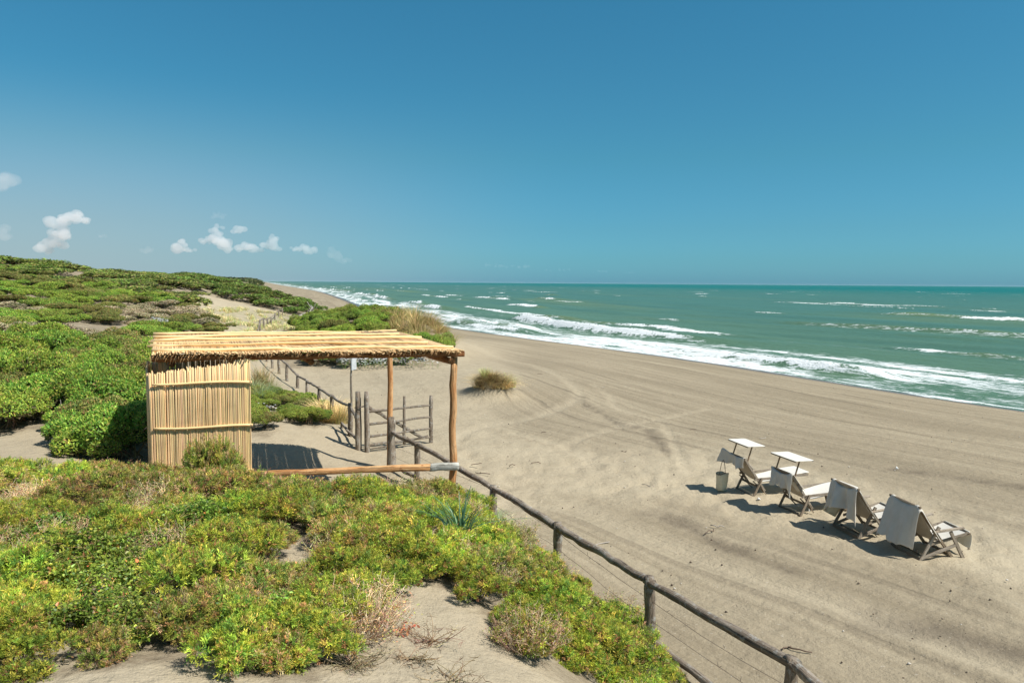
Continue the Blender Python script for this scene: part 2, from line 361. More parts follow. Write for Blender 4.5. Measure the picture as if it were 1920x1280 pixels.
def build_ground():
    nu, nv = 620, 760
    u = np.linspace(-1.45, 1.45, nu)
    v = np.exp(np.linspace(math.log(.7), math.log(20000.), nv)) - 2.5
    Yg = np.repeat(v[:, None], nu, 1); Xg = u[None] * (Yg + 5)
    x = Xg.ravel(); y = Yg.ravel()
    z = ground(x, y); s = shore(x, y)
    # fine relief: trampled sand between fence and chairs, raked streaks elsewhere
    yy = np.maximum(y, 1)
    near = 1 - sst(40, 80, y)
    beach = sst(2, 10, s) * near
    px, py = proj(x, y, z)
    a = y + .4 * x
    tramp = np.zeros_like(x)
    for k in range(9):
        wx = 1.1 * (fbm(x * .6, y * .6, 200, 3) - .5) + .55 * math.cos(k * 2.4) * (k > 0) * (.5 + k / 9); wy = 1.6 * (fbm(x * .6, y * .6, 210, 3) - .5) + .9 * math.sin(k * 2.4) * (k > 0) * (.5 + k / 9)
        qx, qy = proj(x + wx, np.maximum(y + wy, .5), z); tramp += inpoly(qx, qy, PALE) / 9.0
    tramp = np.where(y > 1, tramp, 0) * (z < .6)
    prints = sst(.55, .78, vn(x * 3.4 + .8 * fbm(x * 2, y * 2, 6, 2), y * 3.4, 222)) + .6 * sst(.6, .8, vn(x * 6.1, y * 6.1, 223))
    inner = ((px < 900) & (z < .8) & (y > 11)).astype(float)
    inside = (px < 870) & (y < 26)
    z = z + beach * (tramp + .3 * inner) * (.05 * (fbm(x * 3.2, y * 3.2, 3, 3) - .5) - .05 * prints) + near * .05 * (fbm(x * .7, y * .7, 8, 3) - .5)
    dune_s = sst(.5, 1.0, z) * near; z = z + dune_s * .035 * (fbm(x * 2.2, y * 2.2, 12, 4) - .5)
    st = fbm(s * 1.7, a * .12, 21, 3)
    z = z + beach * (1 - np.clip(tramp, 0, .8)) * .05 * (st - .5)
    px0 = px
    # hummocky dunes inland
    dn = sst(.8, 2.2, z)
    z = z + dn * sst(24, 40, y) * .9 * (fbm(x / 7, y / 7, 31, 3) - .5) * (1 - sst(200, 600, y))
    trk = np.zeros_like(x)
    sel = (y > 3) & (y < 70) & (s > 0)
    xs_, ys_ = x[sel], y[sel]; tt = np.zeros(len(xs_)); dz = np.zeros(len(xs_))
    for pts, w in TR:
        W3 = np.array([PZ(a_, b_, 0)[:2] for a_, b_ in pts]); D = np.full(len(xs_), 1e9)
        for p, q in zip(W3[:-1], W3[1:]):
            d = q - p; t = np.clip(((xs_ - p[0]) * d[0] + (ys_ - p[1]) * d[1]) / (d @ d), 0, 1)
            D = np.minimum(D, np.hypot(xs_ - p[0] - t * d[0], ys_ - p[1] - t * d[1]))
        D = D + .12 * (fbm(xs_ * 2, ys_ * 2, 77, 2) - .5)
        w = w * .72; m = np.exp(-(D / w) ** 2); tt = np.maximum(tt, m)
        dz += -.025 * np.exp(-(D / (w * .6)) ** 2) + .025 * np.exp(-((D - w * 1.3) / (w * .4)) ** 2)
    trk[sel] = tt; z[sel] += dz
    dark = np.zeros_like(x); dd_ = np.zeros(len(xs_))
    for pts, w in DARKS:
        W3 = np.array([PZ(a_, b_, 0)[:2] for a_, b_ in pts]); D = np.full(len(xs_), 1e9)
        for p, q in zip(W3[:-1], W3[1:]):
            d = q - p; t = np.clip(((xs_ - p[0]) * d[0] + (ys_ - p[1]) * d[1]) / (d @ d), 0, 1)
            D = np.minimum(D, np.hypot(xs_ - p[0] - t * d[0], ys_ - p[1] - t * d[1]))
        dd_ = np.maximum(dd_, np.exp(-((D + .35 * (fbm(xs_ * 2.5, ys_ * 2.5, 78, 3) - .5)) / w) ** 2))
    dark[sel] = dd_; z[sel] -= .02 * dd_
    # litter under the scrub
    px, py = proj(x, y, z)
    veg = np.zeros_like(x)
    for k in ('A', 'ADRY', 'B', 'C', 'D', 'Fb', 'Fc', 'E'):
        veg = np.maximum(veg, inpoly(px, py, POLY[k]).astype(float))
    veg *= 1 - inpoly(px, py, SANDHOLE)
    veg = np.where(y > 120, ((s > 32) & (z > .9)).astype(float), veg)
    veg = np.where((np.abs(x) > .8 * y + 3) & (x < 0) & (y > 3), 1., veg)
    hollow = inpoly(px, py, [(352, 572), (440, 576), (590, 600), (560, 650), (440, 690), (400, 690), (435, 612), (385, 588)]).astype(float)
    wet = 1 - sst(.9, 3.0, s + 1.4 * (fbm(a * .12, a * 0, 41, 3) - .5))
    coln = np.stack([veg, wet, trk], -1)
    uv = np.stack([a, s], -1)
    i = np.arange(nv - 1)[:, None] * nu + np.arange(nu - 1)[None]
    fc = np.stack([i, i + 1, i + nu + 1, i + nu], -1).reshape(-1, 4)
    me = new_mesh('sand', np.stack([x, y, z], -1), fc, mat_sand(), True, coln, uv)
    at = me.attributes.new('hollow', 'FLOAT', 'POINT'); at.data.foreach_set('value', hollow.astype(np.float32))
    at = me.attributes.new('tramp', 'FLOAT', 'POINT'); at.data.foreach_set('value', (np.clip(np.maximum(tramp, .85 * (1 - sst(900, 1010, px0)) * (y > 11) * (z < 1.2) * (1 - sst(45, 60, y))), 0, 1)).astype(np.float32))
    at = me.attributes.new('dark', 'FLOAT', 'POINT'); at.data.foreach_set('value', dark.astype(np.float32))
    o = link('sand_ground', me)
    setting(o, 'pale grey-brown sand of the beach and the dunes behind it', 'beach')

def mat_sand():
    t = NT('sand')
    pos = t.n('ShaderNodeNewGeometry').outputs['Position']
    uv = t.n('ShaderNodeUVMap').outputs[0]
    cs = t.sep(t.attr('Col')); veg, wet, trk = cs[0], cs[1], cs[2]
    hol = t.n('ShaderNodeAttribute', attribute_name='hollow').outputs['Fac']
    trp = t.n('ShaderNodeAttribute', attribute_name='tramp').outputs['Fac']; drk = t.n('ShaderNodeAttribute', attribute_name='dark').outputs['Fac']
    big = t.noise(.16, pos, 5, .6)
    mid = t.noise(1.7, pos, 5, .6)
    fine = t.noise(55, pos, 3, .7)
    streak = t.noise(1.0, t.mapping(uv, (.16, 1.5, 1)), 6, .62, .25)
    base = t.mix(t.maprange(big, .35, .65), SAND_A, SAND_B)
    onb = t.n('ShaderNodeMapRange'); onb.interpolation_type = 'SMOOTHSTEP'; sz = t.n('ShaderNodeSeparateXYZ'); t.l(pos, sz.inputs[0]); t.l(sz.outputs[2], onb.inputs[0]); onb.inputs[1].default_value = .9; onb.inputs[2].default_value = .3
    raked = t.math('MULTIPLY', t.math('SUBTRACT', 1.0, trp, clamp=True), onb.outputs[0])
    base = t.mix(t.math('MULTIPLY', raked, .45), base, SAND_C)
    base = t.mix(t.math('MULTIPLY', t.maprange(streak, .42, .62), t.math('MULTIPLY', raked, .75)), base, SAND_C)
    fl = t.noise(1.0, t.mapping(uv, (.05, 4.2, 1)), 4, .6, .15)
    base = t.mix(t.math('MULTIPLY', t.maprange(fl, .50, .64), t.math('MULTIPLY', raked, .55)), base, SAND_D)
    broad = t.noise(1.0, t.mapping(uv, (.05, .35, 1)), 4, .6, .3)
    base = t.mix(t.math('MULTIPLY', t.maprange(broad, .42, .66), t.math('MULTIPLY', raked, .7)), base, SAND_D)
    base = t.mix(t.math('MULTIPLY', drk, .75), base, (.13, .105, .075))
    base = t.mix(t.math('MULTIPLY', t.maprange(mid, .45, .68), .3), base, SAND_C)
    base = t.mix(t.math('MULTIPLY', trk, .38), base, SAND_L)
    # wheel ruts running along the beach
    suv = t.n('ShaderNodeSeparateXYZ'); t.l(uv, suv.inputs[0])
    wobn = t.n('ShaderNodeTexNoise'); wobn.inputs['Scale'].default_value = .035; wobn.inputs['Detail'].default_value = 2; t.l(t.mapping(uv, (1, .12, 1)), wobn.inputs['Vector'])
    sw = t.math('MULTIPLY_ADD', wobn.outputs['Fac'], 5.0, suv.outputs[1])
    rut = None
    for s0, wd, am in ((9.0, .10, .9), (10.7, .10, .9), (14.4, .07, .6), (16.1, .07, .6), (19.5, .10, .8), (21.2, .10, .8), (22.1, .06, .5), (25.5, .09, .7), (27.2, .09, .7), (30.0, .06, .6)):
        q = t.math('MULTIPLY', t.maprange(t.math('ABSOLUTE', t.math('SUBTRACT', sw, s0)), wd * .4, wd * 1.7, am, 0), t.maprange(t.noise(1.0, t.mapping(uv, (.25, .4, 1)), 2, .5), .38, .55))
        rut = q if rut is None else t.math('MAXIMUM', rut, q)
    rut = t.math('MULTIPLY', rut, raked)
    base = t.mix(t.math('MULTIPLY', rut, .55), base, (.16, .13, .088))
    # dark grit specks
    sp = t.noise(9, pos, 5, .75)
    base = t.mix(t.math('MULTIPLY', t.maprange(sp, .60, .70), .28), base, (.12, .095, .07))
    sp2 = t.noise(26, pos, 2, .5)
    base = t.mix(t.math('MULTIPLY', t.maprange(sp2, .66, .74), .5), base, (.5, .45, .37))
    base = t.mix(t.math('MULTIPLY', t.maprange(fine, .3, .75), .22), base, (.16, .13, .10))
    lit = t.mix(t.maprange(t.noise(14, pos, 4, .7), .35, .65), (.14, .105, .07), (.24, .2, .14))
    base = t.mix(t.math('MULTIPLY', veg, t.maprange(t.noise(1.1, pos, 4, .6), .3, .6, .2, .75)), base, lit)
    gr = t.maprange(t.noise(1.3, pos, 6, .7), .42, .62)
    base = t.mix(t.math('MULTIPLY', hol, t.math('MULTIPLY', gr, .55)), base, (.24, .25, .13))
    base = t.mix(wet, base, (.105, .085, .07))
    bh = t.math('ADD', t.math('MULTIPLY', t.noise(3.4, pos, 6, .62), 1.0), t.math('MULTIPLY', fine, .12))
    bh = t.math('ADD', bh, t.math('MULTIPLY', t.noise(1.0, t.mapping(uv, (.5, 7, 1)), 5, .6), t.math('MULTIPLY', raked, .6)))
    bh = t.math('ADD', bh, t.math('MULTIPLY', t.noise(11, pos, 5, .65), .35))
    bh = t.math('SUBTRACT', bh, t.math('MULTIPLY', rut, .5))
    nb = t.bump(bh, .9, .07)
    b = t.bsdf(base, t.maprange(wet, 0, 1, .95, .3), nb, t.maprange(wet, 0, 1, .08, .4))
    return t.fin(b.outputs[0])

def hit(px, py):
    """where the line of sight through a pixel meets the ground"""
    Y = np.linspace(2, 60, 1200); d = ray(px, py); k = Y / d[1]; X = d[0] * k; Z = HC + d[2] * k
    i = int(np.argmax(Z < ground(X, Y))); return X[i], Y[i], Z[i]
# ------------------------------------------------------------------ sea
def build_sea():
    nu, nv = 640, 900
    u = np.linspace(-.75, 1.45, nu)
    v = np.concatenate([np.exp(np.linspace(math.log(6.), math.log(3000.), nv - 30)), np.exp(np.linspace(math.log(3030.), math.log(20000.), 30))])
    Y = np.repeat(v[:, None], nu, 1); X = u[None] * (Y + 4)
    x = X.ravel(); y = Y.ravel()
    s = shore(x, y); d = -s                      # metres offshore
    a = y + .45 * x                               # along the shore
    wob = 3.2 * (fbm(a / 16, a * 0, 2, 3) - .5) + 1.6 * (fbm(a / 5, d / 9, 6, 2) - .5)
    z = np.zeros_like(x); foam = np.zeros_like(x); green = np.zeros_like(x); burst = np.zeros_like(x)
    def breaker(d0, amp, w, a_noise, thr, seed, fo=1.0, trail=3.5, ws=1.0):
        nonlocal z, foam, green, burst
        act = sst(thr, thr + .14, fbm(a / a_noise, a * 0 + seed, seed, 2))
        dd = d - (d0 + wob * ws)
        A = amp * act * (.75 + .5 * vn(a / 2.3, a * 0, seed + 5))
        prof = np.where(dd > 0, np.exp(-(dd / (w * 2.0)) ** 2), np.exp(-(dd / (w * .75)) ** 2))
        z += A * prof
        ed = .5 * w * (fbm(a * 1.5, d * 1.5, seed + 9, 3) - .5)
        fr = np.exp(-((dd + .35 * w + ed) / (w * .62)) ** 2)
        # a strong crest is white where it has broken, clear green where it is still rising
        br = sst(.33, .47, fbm(a / (a_noise * .34), a * 0 + 3, seed + 30, 2))
        foam = np.maximum(foam, fo * act * br * fr * 1.25)
        burst = np.maximum(burst, act * br * fr)
        foam = np.maximum(foam, .78 * act * sst(-trail * w, -w * .3, dd) * (dd < 0))
        green = np.maximum(green, act * (1 - br) * np.exp(-((dd - .1 * w) / (w * .9)) ** 2))
    breaker(3.3, .46, .85, 13, .36, 40, 1.0, 3, .45)
    breaker(7.4, .34, .9, 18, .40, 90, 1.0, 4, .7)
    breaker(12.4, .72, 1.1, 30, .30, 10, 1.15, 4.5)
    breaker(21, .28, 1.1, 26, .62, 60, 1.0, 2)
    breaker(33, .42, 1.4, 22, .56, 70, 1.1, 2)
    breaker(45, .45, 1.6, 34, .52, 80, 1.1, 2.6)
    breaker(60, .40, 1.8, 26, .62, 150, 1.0, 1.8)
    breaker(82, .5, 2.2, 24, .62, 120, 1.1, 1.2)
    breaker(112, .5, 2.6, 40, .68, 170, 1.0, 1.2)
    breaker(150, .5, 3.2, 50, .70, 190, 1.0, 1.0)
    # swell and chop
    dm = sst(0, 14, d)
    z += dm * .10 * np.sin(d / 1.9 + 2 * wob * .5) * (1 - sst(60, 120, d))
    z += dm * .22 * (fbm(d / 3.2, a / 9, 51, 4) - .5)
    z += sst(5, 40, d) * .55 * (fbm(d / 11, a / 26, 61, 3) - .5)
    z += .08 * (fbm(x * 1.1, y * 1.1, 71, 3) - .5)
    # surf zone sheet of foam
    patch = fbm(d / 1.5, a / 7.5, 81, 5)
    surf = (1 - sst(10.0, 15.0, d - .6 * wob)) * (.64 + .38 * sst(.40, .60, patch))
    calm = sst(.5, .62, fbm(a / 22 + 4, d / 14, 33, 2)) * sst(3, 6, d)
    surf *= 1 - .15 * calm
    foam = np.maximum(foam, surf * 1.0)
    edge = np.exp(-((d - .25 - .5 * (fbm(a / 2.2, a * 0, 91, 3) - .5)) / .34) ** 2)
    foam = np.maximum(foam, edge * 1.0)
    # residual foam streaks beyond and random white caps
    st = fbm(d / 3.5, a / 16, 101, 4)
    foam = np.maximum(foam, .55 * sst(.60, .74, st) * (1 - sst(16, 45, d)))
    cap = vn(d / 3.0, a / 8.0, 111) * vn(d / 14, a / 30, 112)
    dens = .66
    wc = sst(dens, dens + .06, cap) * sst(20, 60, d)
    foam = np.maximum(foam, wc * .95); z += wc * .25
    z *= sst(-1.5, 2.2, d) * (1 - sst(1500, 5000, y))
    z = ZSEA + z + .03
    foam = foam * (1 - .6 * sst(300, 1500, d))
    band = fbm(d / 26, a / 110, 121, 3)
    murk = (1 - sst(10, 90, d)) * .4 + .55 * sst(.5, .72, band) * (1 - sst(60, 170, d)) + .8 * green
    coln = np.stack([np.clip(foam, 0, 1.3), np.clip(murk, 0, 1), np.clip(sst(90, 700, d), 0, 1)], -1)
    uv = np.stack([a, d], -1)
    keep = (d > -3.5)
    i = np.arange(nv - 1)[:, None] * nu + np.arange(nu - 1)[None]
    fc = np.stack([i, i + 1, i + nu + 1, i + nu], -1).reshape(-1, 4)
    fc = fc[keep[fc].all(1)]
    used = np.unique(fc); rem = np.full(len(x), -1); rem[used] = np.arange(len(used)); fc = rem[fc]
    me = new_mesh('sea', np.stack([x, y, z], -1)[used], fc, mat_sea(), True, coln[used], uv[used])
    at = me.attributes.new('burst', 'FLOAT', 'POINT'); at.data.foreach_set('value', burst[used].astype(np.float32))
    o = link('sea_water', me)
    setting(o, 'green sea with white breakers running along the shore', 'sea')

def mat_sea():
    t = NT('sea')
    pos = t.n('ShaderNodeNewGeometry').outputs['Position']
    uv = t.n('ShaderNodeUVMap').outputs[0]
    cs = t.sep(t.attr('Col')); foam, murk, far = cs[0], cs[1], cs[2]
    bst = t.n('ShaderNodeAttribute', attribute_name='burst').outputs['Fac']
    col = t.mix(far, SEA_NEAR, SEA_FAR)
    col = t.mix(murk, col, SEA_MURK)
    col = t.mix(t.maprange(t.noise(1.0, t.mapping(uv, (.02, .12, 1)), 5, .6), .4, .7, 0, .35), col, SEA_DARK)
    # foam breakup: lacy, stretched along the wave fronts
    n1 = t.noise(1.0, t.mapping(uv, (.9, 1.9, 1)), 8, .68, .6)
    n2 = t.noise(1.0, t.mapping(uv, (3.2, 6.0, 1)), 5, .65, .3)
    nn = t.math('ADD', t.math('MULTIPLY', n1, .68), t.math('MULTIPLY', n2, .32))
    nn = t.math('MULTIPLY_ADD', nn, 1.7, -.35)
    thr = t.math('SUBTRACT', .86, t.math('MULTIPLY', foam, .46))
    fm = t.math('MULTIPLY', t.maprange(t.math('SUBTRACT', nn, thr), -.045, .075), t.maprange(foam, .35, .95, .72, 1.0))
    bumpsea = t.math('ADD', t.noise(1.0, t.mapping(uv, (.8, 2.2, 1)), 6, .62), t.math('MULTIPLY', t.noise(4.0, pos, 5, .6), .25))
    nw = t.bump(bumpsea, .8, .28)
    water = t.bsdf(col, .32, nw, SEA_SPEC)
    water.inputs['IOR'].default_value = 1.33
    nf = t.bump(t.math('ADD', n2, t.noise(9, pos, 4, .6)), .6, .12)
    wh = t.bsdf(t.mix(t.maprange(foam, .7, 1.1), (.50, .56, .55), (.74, .77, .76)), .85, nf, .1)
    ms = t.n('ShaderNodeMixShader'); t.l(fm, ms.inputs[0]); t.l(water.outputs[0], ms.inputs[1]); t.l(wh.outputs[0], ms.inputs[2])
    return t.fin(ms.outputs[0])
# ------------------------------------------------------------------ plants
def nrm(a): return a / (np.linalg.norm(a, axis=-1, keepdims=True) + 1e-9)
def rdir(rg, n): return nrm(rg.normal(size=(n, 3)))
class LB:
    """leaf cloud builder: everything is a quad"""
    def __init__(s): s.v = []; s.c = []; s.n = 0
    def leaves(s, base, d, L, W, col, rg, side=None):
        n = len(base); L = np.broadcast_to(L, n)[:, None]; W = np.broadcast_to(W, n)[:, None]
        if side is None: side = np.cross(d, rdir(rg, n))
        side = nrm(side)
        v = np.stack([base, base + d * L * .5 + side * W * .5, base + d * L, base + d * L * .5 - side * W * .5], 1)
        s.v.append(v.reshape(-1, 3)); s.c.append(np.repeat(col, 4, 0)); s.n += n
    def folded(s, base, d, L, W, col, rg):
        """broad leaf of two halves folded along the midrib"""
        n = len(base); L = L[:, None]; W = W[:, None]
        side = nrm(np.cross(d, rdir(rg, n) * .6 + np.array([0, 0, 1.]))); up_ = np.cross(side, d)
        tip = base + d * L - up_ * L * .18
        for sg in (1, -1):
            e1 = base + d * L * .25 + sg * side * W * .55 + up_ * W * .18
            e2 = base + d * L * .62 + sg * side * W * .42 + up_ * W * .10
            q = [base, e1, e2, tip] if sg > 0 else [tip, e2, e1, base]
            s.v.append(np.stack(q, 1).reshape(-1, 3)); s.c.append(np.repeat(col, 4, 0)); s.n += n
    def twigs(s, p0, p1, w, col, rg, bend=.15, seg=4):
        n = len(p0); mid = (p0 + p1) / 2 + rg.normal(size=(n, 3)) * bend * np.linalg.norm(p1 - p0, axis=1)[:, None]
        prev = p0; sd = nrm(np.cross(p1 - p0, rdir(rg, n)))
        for k in range(1, seg + 1):
            t = k / seg; cur = (1 - t) ** 2 * p0 + 2 * t * (1 - t) * mid + t * t * p1
            w0 = w * (1 - .7 * (k - 1) / seg); w1 = w * (1 - .7 * k / seg)
            for ax in (sd, nrm(np.cross(sd, p1 - p0))):
                s.v.append(np.stack([prev - ax * w0, prev + ax * w0, cur + ax * w1, cur - ax * w1], 1).reshape(-1, 3)); s.c.append(np.repeat(col, 4, 0)); s.n += n
            prev = cur
    def arrays(s): return np.concatenate(s.v), np.concatenate(s.c)
    def mesh(s, name, mat):
        v, c_ = s.arrays()
        return new_mesh(name, v, np.arange(len(v)).reshape(-1, 4), mat, False, c_)

def lobes(rg, r, h, n, lr=(.34, .5)):
    """lump centres of a low spreading bush"""
    C_ = []
    for i in range(n):
        a = rg.uniform(0, 2 * math.pi); q = math.sqrt(rg.uniform(0, 1)) * .72
        C_.append((r * q * math.cos(a), r * q * math.sin(a), h * (.30 + .35 * (1 - q * q)) * rg.uniform(.8, 1.15), r * rg.uniform(*lr)))
    return np.array(C_)
def on_lobes(rg, C_, m, flat, h):
    """points on the outer skin of the lumps"""
    k = rg.integers(0, len(C_), m); d = rdir(rg, m); d[:, 2] = np.abs(d[:, 2]) * 1.1 - .25; d = nrm(d)
    sc = np.array([1, 1, flat])
    P = C_[k, :3] + d * C_[k, 3:4] * sc * rg.uniform(.82, 1.06, (m, 1))
    inside = np.zeros(m, bool)
    for j in range(len(C_)):
        q = (P - C_[j, :3]) / (C_[j, 3] * sc)
        inside |= ((q ** 2).sum(1) < .62) & (k != j)
    ok = ~inside & (P[:, 2] > 0)
    return P[ok], nrm(d[ok] / sc)
def pal(rg, n, cols, w=None, jit=.22):
    cols = np.array(cols, float); k = rg.choice(len(cols), n, p=w)
    return GB * cols[k] * np.exp(rg.normal(0, jit, (n, 1))) * (1 + rg.normal(0, .08, (n, 3)))

def juniper_near(seed, r=.5, h=.42, m=680, cols=None, w=None, stems=24):
    rg = np.random.default_rng(seed); b = LB()
    C_ = lobes(rg, r, h * 1.12, 12, (.17, .32))
    P, Nn = on_lobes(rg, C_, int(m * 2.1), .75, h); P = P[:m]; Nn = Nn[:m]; n = len(P)
    ax = nrm(Nn + np.array([0, 0, .55]) + rg.normal(0, .35, (n, 3)))
    ln = rg.uniform(.07, .13, n)
    cb = pal(rg, n, cols or [(.125, .195, .016), (.175, .225, .02), (.06, .125, .02), (.22, .225, .03), (.16, .10, .045)], (w if (w or cols) else [.30, .24, .22, .13, .11]), .26)
    o = P - ax * ln[:, None] * .55
    for j in range(6):                     # branchlets of the spray
        t0 = rg.uniform(.05, .75, n)[:, None]
        dj = nrm(ax + .75 * nrm(np.cross(ax, rdir(rg, n))) * rg.uniform(.4, 1, (n, 1)))
        oj = o + ax * ln[:, None] * t0; lj = ln * rg.uniform(.35, .6, n)
        for k in range(5):
            tk = (k + .5) / 5
            p = oj + dj * (lj * tk)[:, None] + np.array([0, 0, -.25]) * (lj * tk * tk)[:, None]
            dl = nrm(dj + .8 * nrm(np.cross(dj, rdir(rg, n))))
            tip = .78 + .5 * tk
            b.leaves(p, dl, rg.uniform(.018, .034, n), .0058, cb * tip * np.array([1.0 + .25 * tk, 1.0, .9]), rg, np.cross(dl, Nn + .45 * rdir(rg, n)))
    # inner, older foliage and stems
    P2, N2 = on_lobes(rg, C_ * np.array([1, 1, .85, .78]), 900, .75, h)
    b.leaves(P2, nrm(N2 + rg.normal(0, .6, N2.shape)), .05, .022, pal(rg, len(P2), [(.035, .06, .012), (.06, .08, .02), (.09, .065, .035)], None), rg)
    k = rg.integers(0, n, stems)
    b.twigs(np.stack([rg.normal(0, r * .12, stems), rg.normal(0, r * .12, stems), np.zeros(stems)], 1), P[k], .005, pal(rg, stems, [(.13, .10, .075), (.2, .17, .14)]), rg)
    return b
def smilax_near(seed, r=.5, h=.40, m=2300):
    rg = np.random.default_rng(seed); b = LB()
    C_ = lobes(rg, r, h * 1.1, 10, (.22, .38))
    P, Nn = on_lobes(rg, C_, m * 2, .8, h); P = P[:m]; Nn = Nn[:m]; n = len(P)
    P = P - Nn * rg.uniform(0, .07, (n, 1))
    d = nrm(Nn * .5 + rg.normal(0, .7, (n, 3)) + np.array([0, 0, -.1]))
    col = pal(rg, n, [(.075, .12, .012), (.11, .165, .018), (.04, .075, .012), (.16, .20, .02), (.28, .25, .03), (.26, .09, .02), (.14, .07, .03)], [.34, .28, .21, .12, .012, .01, .028], .25)
    b.folded(P, d, rg.uniform(.022, .042, n), rg.uniform(.014, .027, n), col, rg)
    k = rg.integers(0, n, 60); k2 = rg.integers(0, n, 60)
    b.twigs(P[k], P[k] + (P[k2] - P[k]) * .5 + np.array([0, 0, .06]), .0028, pal(rg, 60, [(.14, .17, .05), (.22, .15, .08)]), rg, .3)
    return b
def dry_near(seed, r=.45, h=.38, m=230, leafy=True):
    rg = np.random.default_rng(seed); b = LB()
    a = rg.uniform(0, 2 * math.pi, m); q = np.sqrt(rg.uniform(0, 1, m)) * r
    p0 = np.stack([q * np.cos(a) * .5, q * np.sin(a) * .5, np.zeros(m)], 1)
    p1 = np.stack([q * np.cos(a), q * np.sin(a), h * rg.uniform(.35, 1.1, m) * (1 - .4 * (q / r) ** 2)], 1)
    cc = pal(rg, m, [(.30, .25, .20), (.22, .16, .12), (.36, .31, .25), (.18, .12, .08)], None, .15)
    b.twigs(p0, p1, .003, cc, rg, .22)
    for kk in range(4):
        t = rg.uniform(.5, 1, m)[:, None]; s_ = p0 + (p1 - p0) * t
        b.twigs(s_, s_ + rdir(rg, m) * np.array([1, 1, .6]) * rg.uniform(.03, .11, (m, 1)) + np.array([0, 0, .03]), .0018, cc, rg, .3, 3)
    if leafy:
        t = rg.uniform(.45, 1.05, 5 * m)[:, None]; k = rg.integers(0, m, 5 * m)
        P = p0[k] + (p1[k] - p0[k]) * t + rg.normal(0, .025, (5 * m, 3))
        b.leaves(P, rdir(rg, 5 * m), .024, .011, pal(rg, 5 * m, [(.16, .19, .035), (.22, .12, .06), (.11, .14, .03), (.24, .2, .08)], None), rg)
    return b
def bush_mid(seed, r=1.0, h=1.0, m=8200, L=.062, Wd=.026, cols=None, w=None, lob=17, lr=(.17, .33), droop=0.0):
    rg = np.random.default_rng(seed); b = LB()
    C_ = lobes(rg, r, h, lob, lr)
    P, Nn = on_lobes(rg, C_, int(m * 2), .85, h); P = P[:m]; Nn = Nn[:m]; n = len(P)
    # tufts: shift leaves towards tuft centres so that the skin is broken up
    P = P + Nn * (.10 * r * (fbm(P[:, 0] * 6 / r + 9, P[:, 1] * 6 / r + P[:, 2] * 5 / r, seed, 3) - .5))[:, None]
    d = nrm(Nn * .55 + rg.normal(0, .6, (n, 3)) + np.array([0, 0, .2 - droop]))
    b.leaves(P - d * L * .4, d, rg.uniform(.7, 1.3, n) * L, Wd, pal(rg, n, cols or [(.105, .185, .018), (.155, .22, .022), (.055, .115, .016), (.20, .225, .03), (.17, .12, .04)], (w if (w or cols) else [.32, .26, .24, .10, .08]), .2), rg, np.cross(d, Nn + .4 * rdir(rg, n)))
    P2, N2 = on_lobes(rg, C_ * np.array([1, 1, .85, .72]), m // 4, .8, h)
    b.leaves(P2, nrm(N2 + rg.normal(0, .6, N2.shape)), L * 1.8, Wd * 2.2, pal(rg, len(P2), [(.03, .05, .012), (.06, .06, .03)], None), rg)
    st = 10
    k = rg.integers(0, n, st)
    b.twigs(np.stack([rg.normal(0, r * .15, st), rg.normal(0, r * .15, st), np.zeros(st)], 1), P[k] * .95, .018 * r, pal(rg, st, [(.14, .11, .08)]), rg, .2)
    return b
def grass(seed, r=.4, h=.5, m=260, wd=.006, cols=((.36, .30, .16), (.28, .25, .12), (.2, .2, .07)), lean=.5, seg=4):
    rg = np.random.default_rng(seed); b = LB()
    a = rg.uniform(0, 2 * math.pi, m); q = rg.uniform(0, 1, m) * r * .45
    p0 = np.stack([q * np.cos(a), q * np.sin(a), np.zeros(m)], 1)
    out = np.stack([np.cos(a), np.sin(a), np.zeros(m)], 1) + rg.normal(0, .35, (m, 3)) * np.array([1, 1, 0])
    L = h * rg.uniform(.5, 1.1, m); cl = pal(rg, m, cols, None, .2)
    pv = p0; side = nrm(np.cross(out, [0, 0, 1.]) + rg.normal(0, .2, (m, 3)))
    ln = lean * rg.uniform(.3, 1.4, m)
    for k in range(1, seg + 1):
        t = k / seg
        cur = p0 + out * (L * ln * t * t)[:, None] + np.array([0, 0, 1]) * (L * (t - .28 * ln * t * t))[:, None]
        w0 = wd * (1 - .8 * (k - 1) / seg); w1 = wd * (1 - .8 * k / seg)
        b.v.append(np.stack([pv - side * w0, pv + side * w0, cur + side * w1, cur - side * w1], 1).reshape(-1, 3)); b.c.append(np.repeat(cl, 4, 0)); b.n += m
        pv = cur
    return b

def mat_leaf(name, gloss=.55, spec=.25, trans=.35):
    t = NT(name)
    col = t.attr('Col'); oi = t.n('ShaderNodeObjectInfo'); pos = t.n('ShaderNodeNewGeometry').outputs['Position']
    hs = t.n('ShaderNodeHueSaturation'); t.l(col, hs.inputs['Color'])
    t.l(t.maprange(oi.outputs['Random'], 0, 1, .484, .516, False), hs.inputs['Hue'])
    t.l(t.maprange(t.noise(.55, pos, 3, .6), .3, .7, .72, 1.28), hs.inputs['Value'])
    hs.inputs['Saturation'].default_value = .93
    b = t.bsdf(hs.outputs[0], gloss, None, spec)
    tr = t.n('ShaderNodeBsdfTranslucent'); t.l(hs.outputs[0], tr.inputs[0])
    m = t.n('ShaderNodeMixShader'); m.inputs[0].default_value = trans
    t.l(b.outputs[0], m.inputs[1]); t.l(tr.outputs[0], m.inputs[2])
    return t.fin(m.outputs[0])
ML = mat_leaf('leaf_matt'); MG = mat_leaf('leaf_glossy', .42, .35, .3); MD = mat_leaf('dry_stalks', .8, .1, .1)

